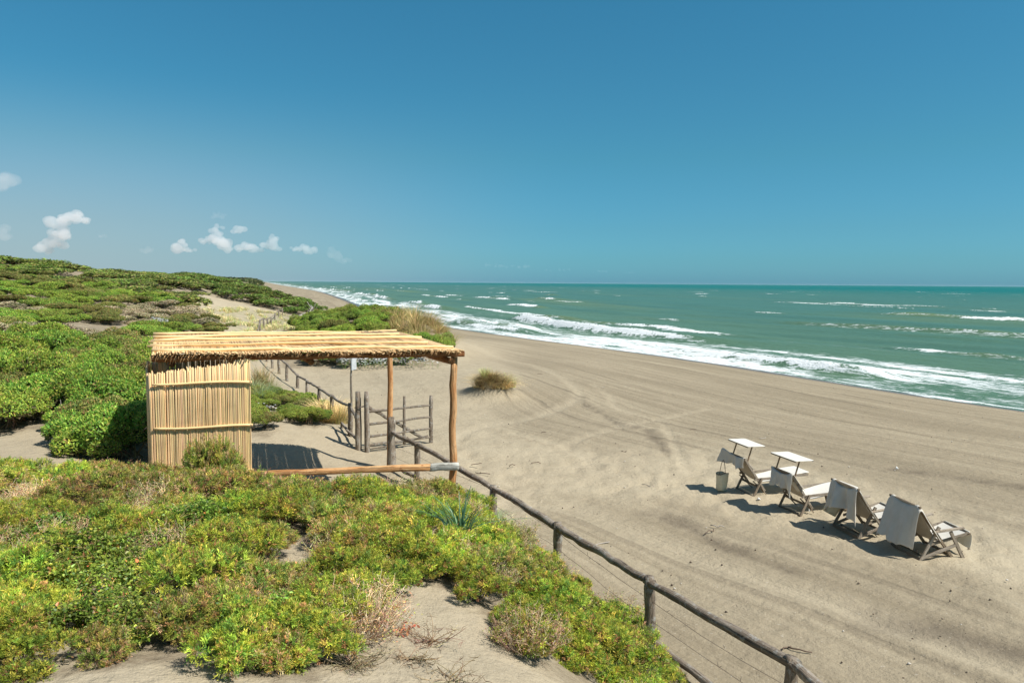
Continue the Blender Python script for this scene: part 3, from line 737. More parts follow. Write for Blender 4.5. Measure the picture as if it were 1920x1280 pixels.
def scatter(poly, spacing, ylim, rg, extra=None, jit=.45):
    """jittered world grid, kept where its ground point lies in a zone"""
    y0, y1 = ylim
    xsn = np.arange(-1.0 * (y1 + 6), 1.1 * (y1 + 6), spacing); ysn = np.arange(y0, y1, spacing * .9)
    Xg, Yg = np.meshgrid(xsn, ysn); Xg = Xg.ravel() + rg.uniform(-jit, jit, Xg.size) * spacing; Yg = Yg.ravel() + rg.uniform(-jit, jit, Yg.size) * spacing
    ok = np.abs(Xg) < .80 * (Yg + 1.5)
    Xg, Yg = Xg[ok], Yg[ok]; Zg = ground(Xg, Yg)
    px, py = proj(Xg, Yg, Zg)
    k = inpoly(px, py, poly) & (px > -160)
    if extra is not None: k &= extra(px, py, Xg, Yg)
    return Xg[k], Yg[k], Zg[k], px[k], py[k]

SHRUBS = []
def put(protos, name, x, y, z, sc, label, cat, group, rg, zs=1.0):
    me = protos[rg.integers(0, len(protos))]
    o = link(name, me); o.location = (x, y, z - .03 * sc); o.rotation_euler = (rg.normal(0, .08), rg.normal(0, .08), rg.uniform(0, 6.28)); o.scale = (sc, sc * rg.uniform(.88, 1.12), sc * zs)
    tag(o, label, cat, group); return o

def build_plants():
    rg = np.random.default_rng(5)
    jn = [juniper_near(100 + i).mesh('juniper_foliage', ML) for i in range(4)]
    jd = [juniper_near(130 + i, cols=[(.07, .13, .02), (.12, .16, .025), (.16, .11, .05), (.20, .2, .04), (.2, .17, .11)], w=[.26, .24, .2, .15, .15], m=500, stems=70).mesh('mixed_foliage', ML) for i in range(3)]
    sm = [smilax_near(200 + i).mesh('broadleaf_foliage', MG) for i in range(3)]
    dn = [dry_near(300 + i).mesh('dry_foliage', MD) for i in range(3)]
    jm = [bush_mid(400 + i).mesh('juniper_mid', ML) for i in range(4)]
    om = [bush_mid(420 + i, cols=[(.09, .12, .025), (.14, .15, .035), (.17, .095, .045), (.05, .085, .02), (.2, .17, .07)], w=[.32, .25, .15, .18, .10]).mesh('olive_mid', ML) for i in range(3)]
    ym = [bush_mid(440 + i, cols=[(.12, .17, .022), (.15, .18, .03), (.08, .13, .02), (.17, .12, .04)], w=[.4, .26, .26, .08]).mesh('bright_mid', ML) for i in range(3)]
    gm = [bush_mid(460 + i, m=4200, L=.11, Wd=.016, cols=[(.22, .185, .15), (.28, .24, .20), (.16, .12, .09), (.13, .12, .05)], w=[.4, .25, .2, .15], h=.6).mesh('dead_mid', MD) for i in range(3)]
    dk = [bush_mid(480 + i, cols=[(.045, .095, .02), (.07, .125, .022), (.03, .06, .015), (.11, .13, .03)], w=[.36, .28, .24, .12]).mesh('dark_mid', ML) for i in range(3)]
    # ---- E: the mat on the foreground dune
    def hole(px, py, X, Y):
        ok = ~inpoly(px, py, SANDHOLE)
        for dx, dy, q in ((.13, 0, 1), (-.13, 0, 1), (0, -.15, 1), (.1, .12, 0), (-.1, -.12, 0)):
            gx, gy = proj(X + dx, Y + dy, ground(X + dx, Y + dy))
            if q: ok &= inpoly(gx, gy, POLY['E']) | (Y < 3.2) & (gx < 0)
            ok &= ~inpoly(gx, gy, SANDHOLE)
        return ok
    X, Y, Z, px, py = scatter(POLY['E'], .46, (2.2, 10.2), rg, hole)
    nz = fbm(X * 1.1 + 3, Y * 1.1, 55, 3)
    L_ = dict(
      j=('juniper_shrub', jn, 'low feathery yellow-green juniper growing in the foreground scrub mat', 'juniper', 'yellow-green junipers of the foreground mat'),
      m=('heath_shrub', jd, 'low mixed green and reddish-brown scrub bush on the foreground dune', 'shrub', 'mixed reddish scrub of the foreground mat'),
      s=('broadleaf_creeper', sm, 'dark glossy broad-leaved creeper in the lower left foreground', 'creeper', 'glossy creepers of the foreground mat'),
      d=('dry_shrub', dn, 'grey-brown dry twiggy bush tangled in the foreground scrub', 'dry shrub', 'dry twiggy bushes of the foreground mat'))
    for i in range(len(X)):
        p, q, n_ = px[i], py[i], nz[i]
        right = q < 1400 and p > 830
        if right: kind = 'j' if n_ > .36 else 'm'
        elif 60 < p < 560 and q > 1010 and not (p > 430 and q > 1170) and not (p < 120 and q > 1150): kind = 's' if n_ > .45 else ('j' if n_ > .39 else 'm')
        elif q > 1090: kind = 'j'
        elif q < 1040 and 180 < p < 760: kind = 'd' if n_ < .40 else ('m' if n_ < .60 else 'j')
        else: kind = 'j' if n_ > .46 else ('m' if n_ > .36 else 'd')
        nm, pr, lb, ct, gp = L_[kind]
        edge = 1.0
        sc = rg.uniform(.66, 1.12) * (.82 if right and q > 1000 else .95)
        if q > 1150 and not right: sc *= .85
        put(pr, nm, X[i], Y[i], Z[i], sc, lb, ct, gp, rg)
        if kind in 'jsm' and rg.uniform() < .24:
            nm, pr, lb, ct, gp = L_['d']; put(pr, nm, X[i] + rg.uniform(-.2, .2), Y[i] + rg.uniform(-.2, .2), Z[i] + .06, rg.uniform(.55, .95), lb, ct, gp, rg)
    for (a, b_, kd, sc) in [(640, 1105, 'j', .8), (690, 1062, 'm', .8), (655, 1165, 'j', .75), (705, 1112, 'j', .7), (615, 1185, 'm', .7), (560, 1228, 'j', .75), (505, 1245, 'm', .6), (600, 1238, 'j', .6), (735, 1066, 'j', .7), (640, 1030, 'm', .8), (690, 1010, 'j', .8),
                       (1245, 1290, 'm', .5), (1090, 1255, 'j', .6), (470, 1195, 's', .8), (350, 1215, 'm', .55), (250, 1205, 's', .7), (180, 1240, 'm', .5), (60, 1262, 'j', .6), (820, 1075, 'j', .6), (780, 1060, 'j', .65), (1000, 1225, 'j', .6), (1180, 1210, 'j', .7)]:
        x_, y_, z_ = hit(a, b_); nm, pr, lb, ct, gp = L_[kd]; put(pr, nm, x_, y_, z_, sc, lb, ct, gp, rg)
    # tall bush before the reed screen
    w = PY(392, 925, 9.4)
    o = put(jd, 'heath_shrub', w[0], w[1], gz(w[0], w[1]), .95, 'taller bush standing up in front of the reed screen', 'shrub', None, rg, 2.1)
    # ---- D: lush junipers left of the screen
    X, Y, Z, px, py = scatter(POLY['D'], 1.08, (12, 26), rg)
    for i in range(len(X)):
        far_ = Y[i] > 20.5
        if far_ and rg.uniform() < .55: put(om, 'heath_bush', X[i], Y[i], Z[i], rg.uniform(.7, 1.0), 'olive-green and reddish scrub bush behind the lush junipers', 'shrub', 'reddish scrub bushes left of the shelter', rg)
        elif rg.uniform() < .2: put(om, 'olive_bush', X[i], Y[i], Z[i], rg.uniform(.6, .95), 'olive bush growing among the lush junipers left of the reed screen', 'shrub', 'olive bushes among the lush junipers', rg, rg.uniform(.9, 1.2))
        else: put(jm, 'juniper_bush', X[i], Y[i], Z[i], rg.uniform(.65, 1.05), 'lush rounded green juniper bush left of the reed screen', 'juniper', 'lush junipers left of the shelter', rg, rg.uniform(.9, 1.25))
    for (a, b_, sc) in [(165, 838, .8), (205, 862, .85), (248, 858, .9), (272, 835, .9), (230, 835, .9), (150, 812, .7), (20, 800, .7), (-20, 812, .9)]:
        x_, y_, z_ = hit(a, b_); put(jm, 'juniper_bush', x_, y_, z_, sc, 'lush rounded green juniper bush left of the reed screen', 'juniper', 'lush junipers left of the shelter', rg, 1.0)
    # ---- dead grey scrub strip
    X, Y, Z, px, py = scatter(POLY['ADRY'], 1.5, (18, 34), rg)
    for i in range(len(X)): put(gm, 'dead_shrub', X[i], Y[i], Z[i], rg.uniform(.7, 1.0), 'grey-brown leafless scrub in the strip above the green junipers', 'dead scrub', 'leafless scrub on the left', rg, .8)
    # ---- A: the left dune, near half as single bushes
    X, Y, Z, px, py = scatter(POLY['A'], 1.65, (25, 52), rg, lambda p, q, X, Y: ~inpoly(p, q, [(130, 612), (180, 605), (300, 640), (280, 660)]))
    nz = fbm(X / 5, Y / 5, 66, 3)
    for i in range(len(X)):
        s_ = rg.uniform(.95, 1.45); n_ = nz[i]
        if n_ < .43: put(gm, 'dead_shrub', X[i], Y[i], Z[i], s_, 'grey-brown leafless scrub on the slope of the left dune', 'dead scrub', 'leafless scrub on the left dune', rg, .5)
        elif n_ < .55: put(om, 'heath_bush', X[i], Y[i], Z[i], s_, 'olive and rust coloured scrub bush on the left dune', 'shrub', 'rusty scrub bushes on the left dune', rg, .52)
        elif n_ < .60: put(ym, 'juniper_bush', X[i], Y[i], Z[i], s_, 'bright yellow-green bush on the left dune', 'juniper', 'bright bushes on the left dune', rg, .52)
        else: put(jm, 'juniper_bush', X[i], Y[i], Z[i], s_, 'rounded mid-green juniper bush on the left dune', 'juniper', 'green junipers on the left dune', rg, .6)
    # ---- C: bushes behind the shelter roof
    X, Y, Z, px, py = scatter(POLY['C'], 1.35, (34, 50), rg)
    for i in range(len(X)):
        if px[i] > 735 and py[i] < 645: continue
        put(jm if rg.uniform() < .5 else om if rg.uniform() < .35 else ym, 'dune_bush', X[i], Y[i], Z[i], rg.uniform(.85, 1.2) * (.7 if py[i] > 660 else 1), 'dense green bush on the hummock behind the reed roof', 'shrub', 'green bushes behind the roof', rg, 1.0)
    # ---- F: low junipers between screen and fence
    for k_, sp in (('Fb', .62), ('Fc', .6)):
        X, Y, Z, px, py = scatter(POLY[k_], sp, (16, 27), rg)
        for i in range(len(X)):
            put(ym if rg.uniform() < .75 else om, 'juniper_bush', X[i], Y[i], Z[i], rg.uniform(.36, .55), 'low bright green juniper on the bank between reed screen and fence', 'juniper', 'low junipers between screen and fence', rg, .95)
    # ---- far dunes: scrub nobody could count
    def merged(protos_fn, pts, name, label, cat, zs=.8):
        Vs = []; Cs = []
        pr = [protos_fn(i).arrays() for i in range(4)]
        for (x, y, z, s_) in pts:
            v, c_ = pr[rg.integers(0, 4)]; a = rg.uniform(0, 6.28); ca, sa = math.cos(a), math.sin(a)
            v2 = np.stack([(v[:, 0] * ca - v[:, 1] * sa) * s_ + x, (v[:, 0] * sa + v[:, 1] * ca) * s_ + y, v[:, 2] * s_ * zs + z - .1], 1)
            Vs.append(v2); Cs.append(c_ * np.exp(rg.normal(0, .12)) * (1 + rg.normal(0, .06, 3)))
        V = np.concatenate(Vs); me = new_mesh(name, V, np.arange(len(V)).reshape(-1, 4), ML, False, np.concatenate(Cs))
        return setting(link(name, me), label, cat, 'stuff')
    X, Y, Z, px, py = scatter(POLY['A'], 2.9, (51, 135), rg)
    farA = lambda i: bush_mid(500 + i, m=1150, L=.115, Wd=.06, cols=[(.10, .14, .026), (.14, .165, .035), (.06, .095, .02), (.19, .15, .07)], w=[.34, .3, .22, .14], lob=13)
    merged(farA, [(X[i], Y[i], Z[i], rg.uniform(1.6, 2.4)) for i in range(len(X))], 'dune_scrub', 'scrub covering the far crest of the left dune', 'scrub', .36)
    X, Y, Z, px, py = scatter(POLY['B'], 2.7, (68, 150), rg)
    farB = lambda i: bush_mid(520 + i, m=1150, L=.12, Wd=.06, cols=[(.055, .11, .02), (.085, .145, .022), (.04, .07, .016), (.14, .14, .04)], w=[.34, .3, .24, .12], lob=13)
    merged(farB, [(X[i], Y[i], Z[i], rg.uniform(1.6, 2.3)) for i in range(len(X))], 'dark_dune_scrub', 'dark green scrub on the dune beyond the sandy hollow', 'scrub', .5)
    pts = []
    for y in np.exp(np.linspace(math.log(120), math.log(2500), 90)):
        for k in range(7):
            s_ = 33 + 12 * math.sin(y / 130) + rg.uniform(3, 12 + y * .09); yy = y * rg.uniform(.97, 1.03)
            x = float(xs(yy)) - s_ * 1.06; z = gz(x, yy); q = max(1.6, y * .011)
            if z > .6: pts.append((x, yy, z, q * rg.uniform(.7, 1.2)))
    farC = lambda i: bush_mid(540 + i, m=300, L=.34, Wd=.16, cols=[(.06, .09, .035), (.08, .11, .04), (.1, .1, .05)], lob=8)  # leaf colours lightened and blued: distance haze painted in
    merged(farC, pts, 'distant_scrub', 'dark scrub on the distant dunes up the coast', 'scrub', .3)

    # ---- grasses
    dryc = None; dry = [grass(600 + i, .55, .75, 420, .006, ((.42, .33, .19), (.33, .24, .13), (.26, .21, .10)), .9).mesh('dry_tussock', MD) for i in range(2)]
    tall = [grass(620 + i, .45, .8, 200, .007, ((.20, .16, .075), (.11, .12, .04), (.25, .19, .10)), .6).mesh('marram', MD) for i in range(3)]
    blue = [grass(640 + i, .45, .5, 420, .007, ((.11, .17, .10), (.15, .20, .13), (.2, .22, .12)), .7).mesh('blue_grass', ML) for i in range(2)]
    def putz(me, name, px_, py_, Yd, sc, label, cat, group=None, dz=0):
        p = PY(px_, py_, Yd); o = link(name, me); o.location = (p[0], p[1], gz(p[0], p[1]) - .02 + dz); o.scale = (sc,) * 3; o.rotation_euler = (0, 0, rg.uniform(0, 6)); return tag(o, label, cat, group)
    # the lone tussock out on the beach: a dead brown mound with a green tip
    p = TUS; tz = gz(p[0], p[1])
    root = empty('grass_tussock', (p[0], p[1], tz - .04)); tag(root, 'lone brown grass tussock on the open sand behind the shelter', 'grass tussock')
    V = []; Cc = []
    for k in range(46):
        b = grass(700 + k, .34, .42, 80, .008, ((.21, .145, .09), (.16, .115, .075), (.32, .24, .14)), 1.3)
        v, c_ = b.arrays(); a = rg.uniform(0, 6.28); q = math.sqrt(rg.uniform()) * .62; dx, dy = q * math.cos(a), q * .85 * math.sin(a)
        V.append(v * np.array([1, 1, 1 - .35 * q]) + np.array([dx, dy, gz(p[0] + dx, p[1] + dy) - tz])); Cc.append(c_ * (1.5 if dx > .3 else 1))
    V = np.concatenate(V); link('dead_blades', new_mesh('dead_blades', V, np.arange(len(V)).reshape(-1, 4), MD, False, np.concatenate(Cc)), root)
    V = []; Cc = []
    for k, (dx, dy, dz) in enumerate([(-.3, .15, .0), (-.15, .2, .0), (-.25, -.05, .02), (.55, .3, -.2), (.75, .2, -.3)]):
        v, c_ = grass(740 + k, .25, .45, 90, .007, ((.22, .26, .12), (.34, .32, .16), (.28, .3, .15)), .5).arrays(); V.append(v + np.array([dx, dy, dz])); Cc.append(c_)
    V = np.concatenate(V); link('green_blades', new_mesh('green_blades', V, np.arange(len(V)).reshape(-1, 4), MD, False, np.concatenate(Cc)), root)
    # dry grass crowning the hummock
    X, Y, Z, px, py = scatter([(712, 600), (745, 592), (800, 596), (832, 615), (850, 650), (835, 684), (800, 660), (760, 650), (722, 634)], .95, (34, 52), rg)
    for i in range(len(X)):
        o = link('marram_grass', tall[rg.integers(0, 3)]); o.location = (X[i], Y[i], Z[i]); sc = rg.uniform(.9, 1.5); o.scale = (sc * 1.2, sc * 1.2, sc * rg.uniform(.7, 1.1)); o.rotation_euler = (0, 0, rg.uniform(0, 6)); tag(o, 'straw-coloured marram tuft crowning the hummock behind the roof', 'grass tuft', 'marram tufts on the hummock')
    for (a, b_, Yd, sc) in [(478, 735, 24.5, 1.0), (490, 728, 25.5, 1.1), (502, 732, 25, .9), (512, 740, 24, .7)]: putz(tall[0], 'dune_grass', a, b_, Yd, sc, 'tall dry grass tuft right beside the reed screen', 'grass tuft', 'dry grass tufts beside the screen')
    for (a, b_, Yd, sc) in [(475, 752, 23.2, 1.3), (487, 757, 22.7, 1.2), (500, 752, 23.2, 1.1)]: putz(blue[0], 'blue_grass', a, b_, Yd, sc, 'blue-green grass clump between the screen and the low junipers', 'grass clump', 'blue-green grass beside the screen')
    for (a, b_, Yd, sc) in [(603, 777, 21.3, .8), (610, 780, 21, .9), (618, 784, 20.8, 1.0), (626, 790, 20.4, .8)]: putz(dry[0], 'dry_grass', a, b_, Yd, sc, 'brown dry grass tangled along the fence left of the signpost', 'grass tuft', 'brown grass along the fence')
    for (a, b_, Yd, sc) in [(636, 788, 20.2, .8), (644, 783, 20.4, .7)]: putz(tall[1], 'pale_grass', a, b_, Yd, sc, 'thin pale grass beside the signpost', 'grass tuft', 'pale grass beside the signpost')
    for (a, b_, Yd, sc) in [(918, 975, 11.6, .5), (926, 985, 11.4, .55), (938, 992, 11.2, .4)]: putz(blue[1], 'blue_grass', a, b_, Yd, sc, 'grey-green grass at the foot of the fence post beyond the shelter', 'grass clump', 'grass at the fence post foot')
    # sparse grass in the hollow
    X, Y, Z, px, py = scatter([(352, 572), (440, 576), (590, 600), (560, 650), (440, 690), (400, 690), (435, 612), (385, 588)], 1.0, (34, 75), rg)
    Vs = []; Cs = []; pr = [grass(760 + i, .6, .28, 60, .012, ((.24, .25, .12), (.16, .2, .09), (.34, .3, .18)), .8, 3).arrays() for i in range(3)]
    for i in range(len(X)):
        if rg.uniform() < .62:
            v, c_ = pr[i % 3]; Vs.append(v * rg.uniform(.7, 1.5) + np.array([X[i], Y[i], Z[i]])); Cs.append(c_)
    V = np.concatenate(Vs); setting(link('hollow_grass', new_mesh('hollow_grass', V, np.arange(len(V)).reshape(-1, 4), MD, False, np.concatenate(Cs))), 'sparse pale grass in the sandy hollow behind the dune', 'grass', 'stuff')
    # blue-green strap leaves in the foreground mat
    strap = grass(800, .34, .50, 64, .014, ((.03, .075, .045), (.045, .10, .055), (.025, .06, .04)), .85, 5).mesh('strap_leaves', MG)
    putz(strap, 'sea_lily', 862, 1080, 6.9, .85, 'clump of blue-green strap leaves rising from the foreground mat', 'lily', None, .19)
    putz(strap, 'sea_lily', 700, 985, 8.3, .55, 'small tuft of strap leaves left of the big strap-leaved clump', 'lily', None, .15)
    # white flowers
    def flowers(n, cx, cy, Yd, rx, ry, zr, name, label, sz=.04, dz=.25):
        p = PY(cx, cy, Yd); b = LB(); a = rg.uniform(0, 6.28, n); q = np.sqrt(rg.uniform(0, 1, n))
        P = np.stack([q * np.cos(a) * rx, q * np.sin(a) * ry, rg.uniform(0, zr, n) + dz], 1)
        P[:, 2] += ground(P[:, 0] + p[0], P[:, 1] + p[1]) - gz(p[0], p[1])
        b.twigs(P * np.array([1, 1, 0]) + np.array([0, 0, 1]) * (P[:, 2:3] - dz), P, .004, pal(rg, n, [(.08, .14, .04)]), rg)
        for k in range(4):
            d = nrm(np.stack([np.cos(a * 3 + k * 1.57), np.sin(a * 3 + k * 1.57), np.full(n, .25)], 1))
            b.leaves(P, d, sz, sz * .9, np.full((n, 3), .8) * (.9 + .1 * rg.uniform(size=(n, 1))), rg, np.cross(d, [0, 0, 1.]))
        o = link(name, b.mesh(name, MD)); o.location = (p[0], p[1], gz(p[0], p[1])); return tag(o, label, 'flowers')
    flowers(150, 702, 680, 35.5, 1.1, .6, .3, 'white_daisies', 'white daisies before the bushes, right of the sign', .06)
    flowers(220, 648, 680, 35.8, .45, .4, .35, 'white_daisies', 'dense patch of white daisies just behind the small sign', .07)
    flowers(90, 780, 684, 35.0, 1.2, .5, .3, 'white_daisies', 'scattered white daisies under the right end of the roof', .05)
    flowers(110, 300, 628, 37, .45, .4, .3, 'white_daisies', 'small patch of white flowers above the left end of the roof', .07, .5)
    flowers(26, 503, 785, 21, .35, .3, .2, 'white_daisies', 'few tiny white flowers on the bank right of the screen', .035, .15)
    # dead twigs on the sand
    def deadtwig(px_, py_, Yd, r_, seed, label, red=False, m=26):
        rg2 = np.random.default_rng(seed); b = LB(); a = rg2.uniform(0, 6.28, m)
        p1 = np.stack([np.cos(a), np.sin(a) * .8, rg2.uniform(.05, .5, m)], 1) * r_ * rg2.uniform(.4, 1, (m, 1))
        cc = pal(rg2, m, [(.13, .10, .075), (.17, .14, .11), (.10, .065, .045)], None, .15)
        b.twigs(rg2.normal(0, .03, (m, 3)) * np.array([1, 1, 0]), p1, .0035, cc, rg2, .25)
        for k in range(3):
            s_ = p1 * rg2.uniform(.4, 1, (m, 1)); b.twigs(s_, s_ + rdir(rg2, m) * np.array([1, 1, .5]) * r_ * .3, .002, cc, rg2, .3, 3)
        if red:
            k = rg2.integers(0, m, 40); b.leaves(p1[k] * rg2.uniform(.4, 1, (40, 1)), rdir(rg2, 40), .035, .018, pal(rg2, 40, [(.2, .07, .03), (.28, .12, .05)]), rg2)
        p = PY(px_, py_, Yd); o = link('dead_twig', b.mesh('dead_twig', MD)); o.location = (p[0], p[1], gz(p[0], p[1])); tag(o, label, 'dead twigs')
    deadtwig(690, 1175, 5.1, .32, 1, 'pinkish dry twigs at the edge of the scrub, left of the bare sand', True, 50)
    deadtwig(758, 1200, 4.9, .14, 2, 'small red-brown sprig on the bare sand patch', True, 14)
    deadtwig(810, 1215, 4.8, .26, 3, 'thin curling dead stem on the bare foreground sand')
    deadtwig(770, 1255, 4.4, .2, 4, 'pale dry stems at the bottom of the bare sand')
    deadtwig(655, 1272, 4.2, .26, 5, 'heap of bleached dry twigs at the bottom edge', False, 60)
    deadtwig(845, 1275, 4.2, .25, 6, 'bleached twigs on the sand right of the twig heap', False, 24)
    deadtwig(560, 1075, 6.0, .16, 7, 'short dry twig on the small sand patch in the scrub', True, 12)
    deadtwig(430, 1265, 4.0, .15, 8, 'tiny brown sprigs on the sand below the creeper', True, 10)
    deadtwig(1150, 1215, 6.6, .2, 9, 'dry reddish stems where the scrub meets the fence', True, 24)
    deadtwig(985, 1010, 10.2, .42, 10, 'feathery reddish-brown dry plant beside the fence beyond the shelter', True, 44)
    deadtwig(1265, 1275, 5.8, .35, 11, 'reddish dry scrub at the right foot of the foreground dune', True, 50)
    # bleached branches beside the lush junipers and the driftwood at the dune foot
    def branch(p0, p1, seed, name, label, cat, rad=.022, ns=9):
        b = MB(); rr = np.random.default_rng(seed); main = crook(p0, p1, 9, .12, -.05, seed)
        b.tube(main, np.linspace(rad, rad * .4, 9), 6, (.32, .29, .25))
        L = np.linalg.norm(np.subtract(p1, p0))
        for k in range(ns):
            q = main[rr.integers(2, 9)]; e = q + nrm(rr.normal(size=3) + np.array([0, 0, .6])) * L * rr.uniform(.15, .4)
            b.tube(crook(q, e, 5, .05, 0, seed + k), np.linspace(rad * .5, rad * .15, 5), 5, (.34, .31, .27))
        tag(b.build(name, MD), label, cat)
    a = PY(120, 810, 14.4); e = PY(135, 755, 15.3); branch(a, e, 3, 'dead_branch', 'bleached forked branch sticking out of the junipers on the left', 'branch')
    a = PY(560, 600, 70); e = PY(598, 578, 73); a[2] = gz(a[0], a[1]) + .2; e[2] = gz(e[0], e[1]) + 1.0; branch(a, e, 5, 'driftwood', 'grey driftwood tangle at the seaward foot of the dark green dune', 'driftwood', .16, 14)
    a = PY(590, 602, 66); e = PY(612, 590, 67); a[2] = gz(a[0], a[1]) + .1; e[2] = gz(e[0], e[1]) + .6; branch(a, e, 8, 'driftwood', 'small grey driftwood branch just right of the larger tangle', 'driftwood', .1, 10)

def build_debris():
    rg = np.random.default_rng(77); b = MB()
    sticks = [(893, 868), (1005, 865), (1020, 805), (1127, 1020), (1345, 980), (1330, 990), (960, 870), (845, 770), (905, 885), (1170, 842), (1480, 905), (1010, 700), (1060, 690), (975, 663), (1500, 1215), (1475, 1212), (1215, 905), (1430, 815), (1300, 800), (1230, 690), (1130, 722), (930, 700)]
    for k, (p, q) in enumerate(sticks):
        w = PZ(p, q, 0); a = rg.uniform(-.6, .9); L = rg.uniform(.12, .4); d = np.array([math.cos(a), math.sin(a), 0]) * L / 2
        z = gz(w[0], w[1]) + .012; w = np.array([w[0], w[1], z])
        b.tube(crook(w - d, w + d, 5, .03, 0, k), .009, 5, (.16, .12, .08) if rg.uniform() < .6 else (.4, .36, .3))
    n = 420
    px = rg.uniform(640, 2000, n); py = 590 + 700 * rg.uniform(0, 1, n) ** 1.6
    for i in range(n):
        w = PZ(px[i], py[i], 0); s = float(shore(np.array([w[0]]), np.array([w[1]]))[0])
        if s < 1.5 or w[1] > 60 or (w[0] < 1.0 and w[1] < 12) : continue
        z = gz(w[0], w[1]); r_ = rg.uniform(.005, .016)
        c_ = [(.6, .56, .48), (.13, .1, .07), (.2, .16, .11), (.1, .08, .06)][rg.integers(0, 4)]
        pts = [w + np.array([-r_, 0, z - w[2]]), w + np.array([0, 0, z - w[2] + r_ * .6]), w + np.array([r_ * rg.uniform(.8, 2), r_ * .4, z - w[2]])]
        b.tube(pts, [r_ * .3, r_, r_ * .3], 5, c_, True, .4)
    setting(b.build('beach_debris', MD), 'scattered twigs, shell bits and seaweed crumbs on the beach', 'beach litter', 'stuff')
# ------------------------------------------------------------------ wood, reed and cloth
def mat_wood(name, a, b_, c_, dark, rough=.85, sc=1.0, patch=None):
    t = NT(name)
    uv = t.n('ShaderNodeUVMap').outputs[0]; pos = t.n('ShaderNodeNewGeometry').outputs['Position']; col = t.attr('Col')
    gr = t.noise(1.0, t.mapping(uv, (70 * sc, 3.2 * sc, 1)), 6, .65, .6)
    big = t.noise(1.0, t.mapping(uv, (9 * sc, 1.6, 1)), 4, .6)
    blot = t.noise(9, pos, 5, .65)
    base = t.mix(t.maprange(gr, .32, .68), a, b_)
    base = t.mix(t.maprange(big, .42, .68), base, c_)
    base = t.mix(t.maprange(blot, .56, .70, 0, .8), base, dark)
    crack = t.noise(1.0, t.mapping(uv, (46 * sc, 1.1 * sc, 1)), 4, .7, .2)
    base = t.mix(t.maprange(crack, .60, .66, 0, .8), base, tuple(x * .3 for x in dark))
    if patch: base = t.mix(t.maprange(t.noise(14, pos, 4, .7), .52, .62, 0, .75), base, patch)
    base = t.mix(1.0, base, col, 'MULTIPLY')
    h = t.math('SUBTRACT', gr, t.math('MULTIPLY', t.maprange(crack, .58, .66), .9))
    b = t.bsdf(base, rough, t.bump(h, 1.0, .022), .2)
    return t.fin(b.outputs[0])
MW = mat_wood('weathered_wood', (.27, .215, .16), (.155, .12, .088), (.36, .31, .25), (.085, .068, .052), patch=(.38, .37, .33))
MO = mat_wood('fresh_pole', (.52, .27, .11), (.42, .18, .065), (.62, .38, .19), (.26, .10, .04), .7, .7)
MB_ = mat_wood('pale_bark', (.50, .50, .45), (.30, .29, .25), (.58, .58, .52), (.16, .14, .11), .9, .45)
MC = mat_wood('chair_wood', (.34, .28, .21), (.27, .22, .165), (.40, .34, .27), (.16, .12, .09), .75, 2.2)
def mat_reed(name, tint=1.0):
    t = NT(name); uv = t.n('ShaderNodeUVMap').outputs[0]; col = t.attr('Col'); pos = t.n('ShaderNodeNewGeometry').outputs['Position']
    gr = t.noise(1.0, t.mapping(uv, (40, 4.5, 1)), 5, .6)
    base = t.mix(t.maprange(gr, .3, .7), (.60 * tint, .42 * tint, .215 * tint), (.72 * tint, .55 * tint, .32 * tint))
    base = t.mix(t.maprange(t.noise(2.2, pos, 4, .6), .5, .75, 0, .4), base, (.40, .27, .14))
    base = t.mix(1.0, base, col, 'MULTIPLY')
    return t.fin(t.bsdf(base, .6, t.bump(gr, .4, .004), .3).outputs[0])
MR = mat_reed('reed', 1.2)
def mat_cloth(name, a, b_, tr=.25, sc=1.0):
    t = NT(name); pos = t.n('ShaderNodeTexCoord').outputs['Object']
    n1 = t.noise(5 * sc, pos, 4, .6); w = t.noise(160, pos, 2, .6)
    base = t.mix(t.maprange(n1, .35, .7), a, b_)
    nb = t.bump(t.math('ADD', t.math('MULTIPLY', w, .25), t.math('MULTIPLY', t.noise(11, pos, 3, .5), .7)), .7, .012)
    b = t.bsdf(base, .92, nb, .08); b.inputs['Sheen Weight'].default_value = .15
    tl = t.n('ShaderNodeBsdfTranslucent'); t.l(base, tl.inputs[0])
    m = t.n('ShaderNodeMixShader'); m.inputs[0].default_value = tr; t.l(b.outputs[0], m.inputs[1]); t.l(tl.outputs[0], m.inputs[2])
    return t.fin(m.outputs[0])
MT = mat_cloth('towel', (.68, .635, .55), (.74, .70, .62), .24)
MF = mat_cloth('canvas', (.80, .77, .69), (.76, .73, .65), .18)
MFT = mat_cloth('canvas_tan', (.52, .45, .35), (.47, .40, .31), .2)
MBG = mat_cloth('bag_weave', (.80, .73, .54), (.72, .65, .46), .2, 4)
t_ = NT('sign_metal'); MS = t_.fin(t_.bsdf(t_.mix(t_.maprange(t_.noise(7, t_.n('ShaderNodeTexCoord').outputs['Object'], 4), .4, .7), (.55, .57, .58), (.42, .43, .43)), .45, None, .5).outputs[0])
t_ = NT('rust_wire'); MWI = t_.fin(t_.bsdf((.12, .09, .07), .6, None, .4).outputs[0])
t_ = NT('white_plastic'); MWH = t_.fin(t_.bsdf((.8, .79, .75), .5, None, .4).outputs[0])

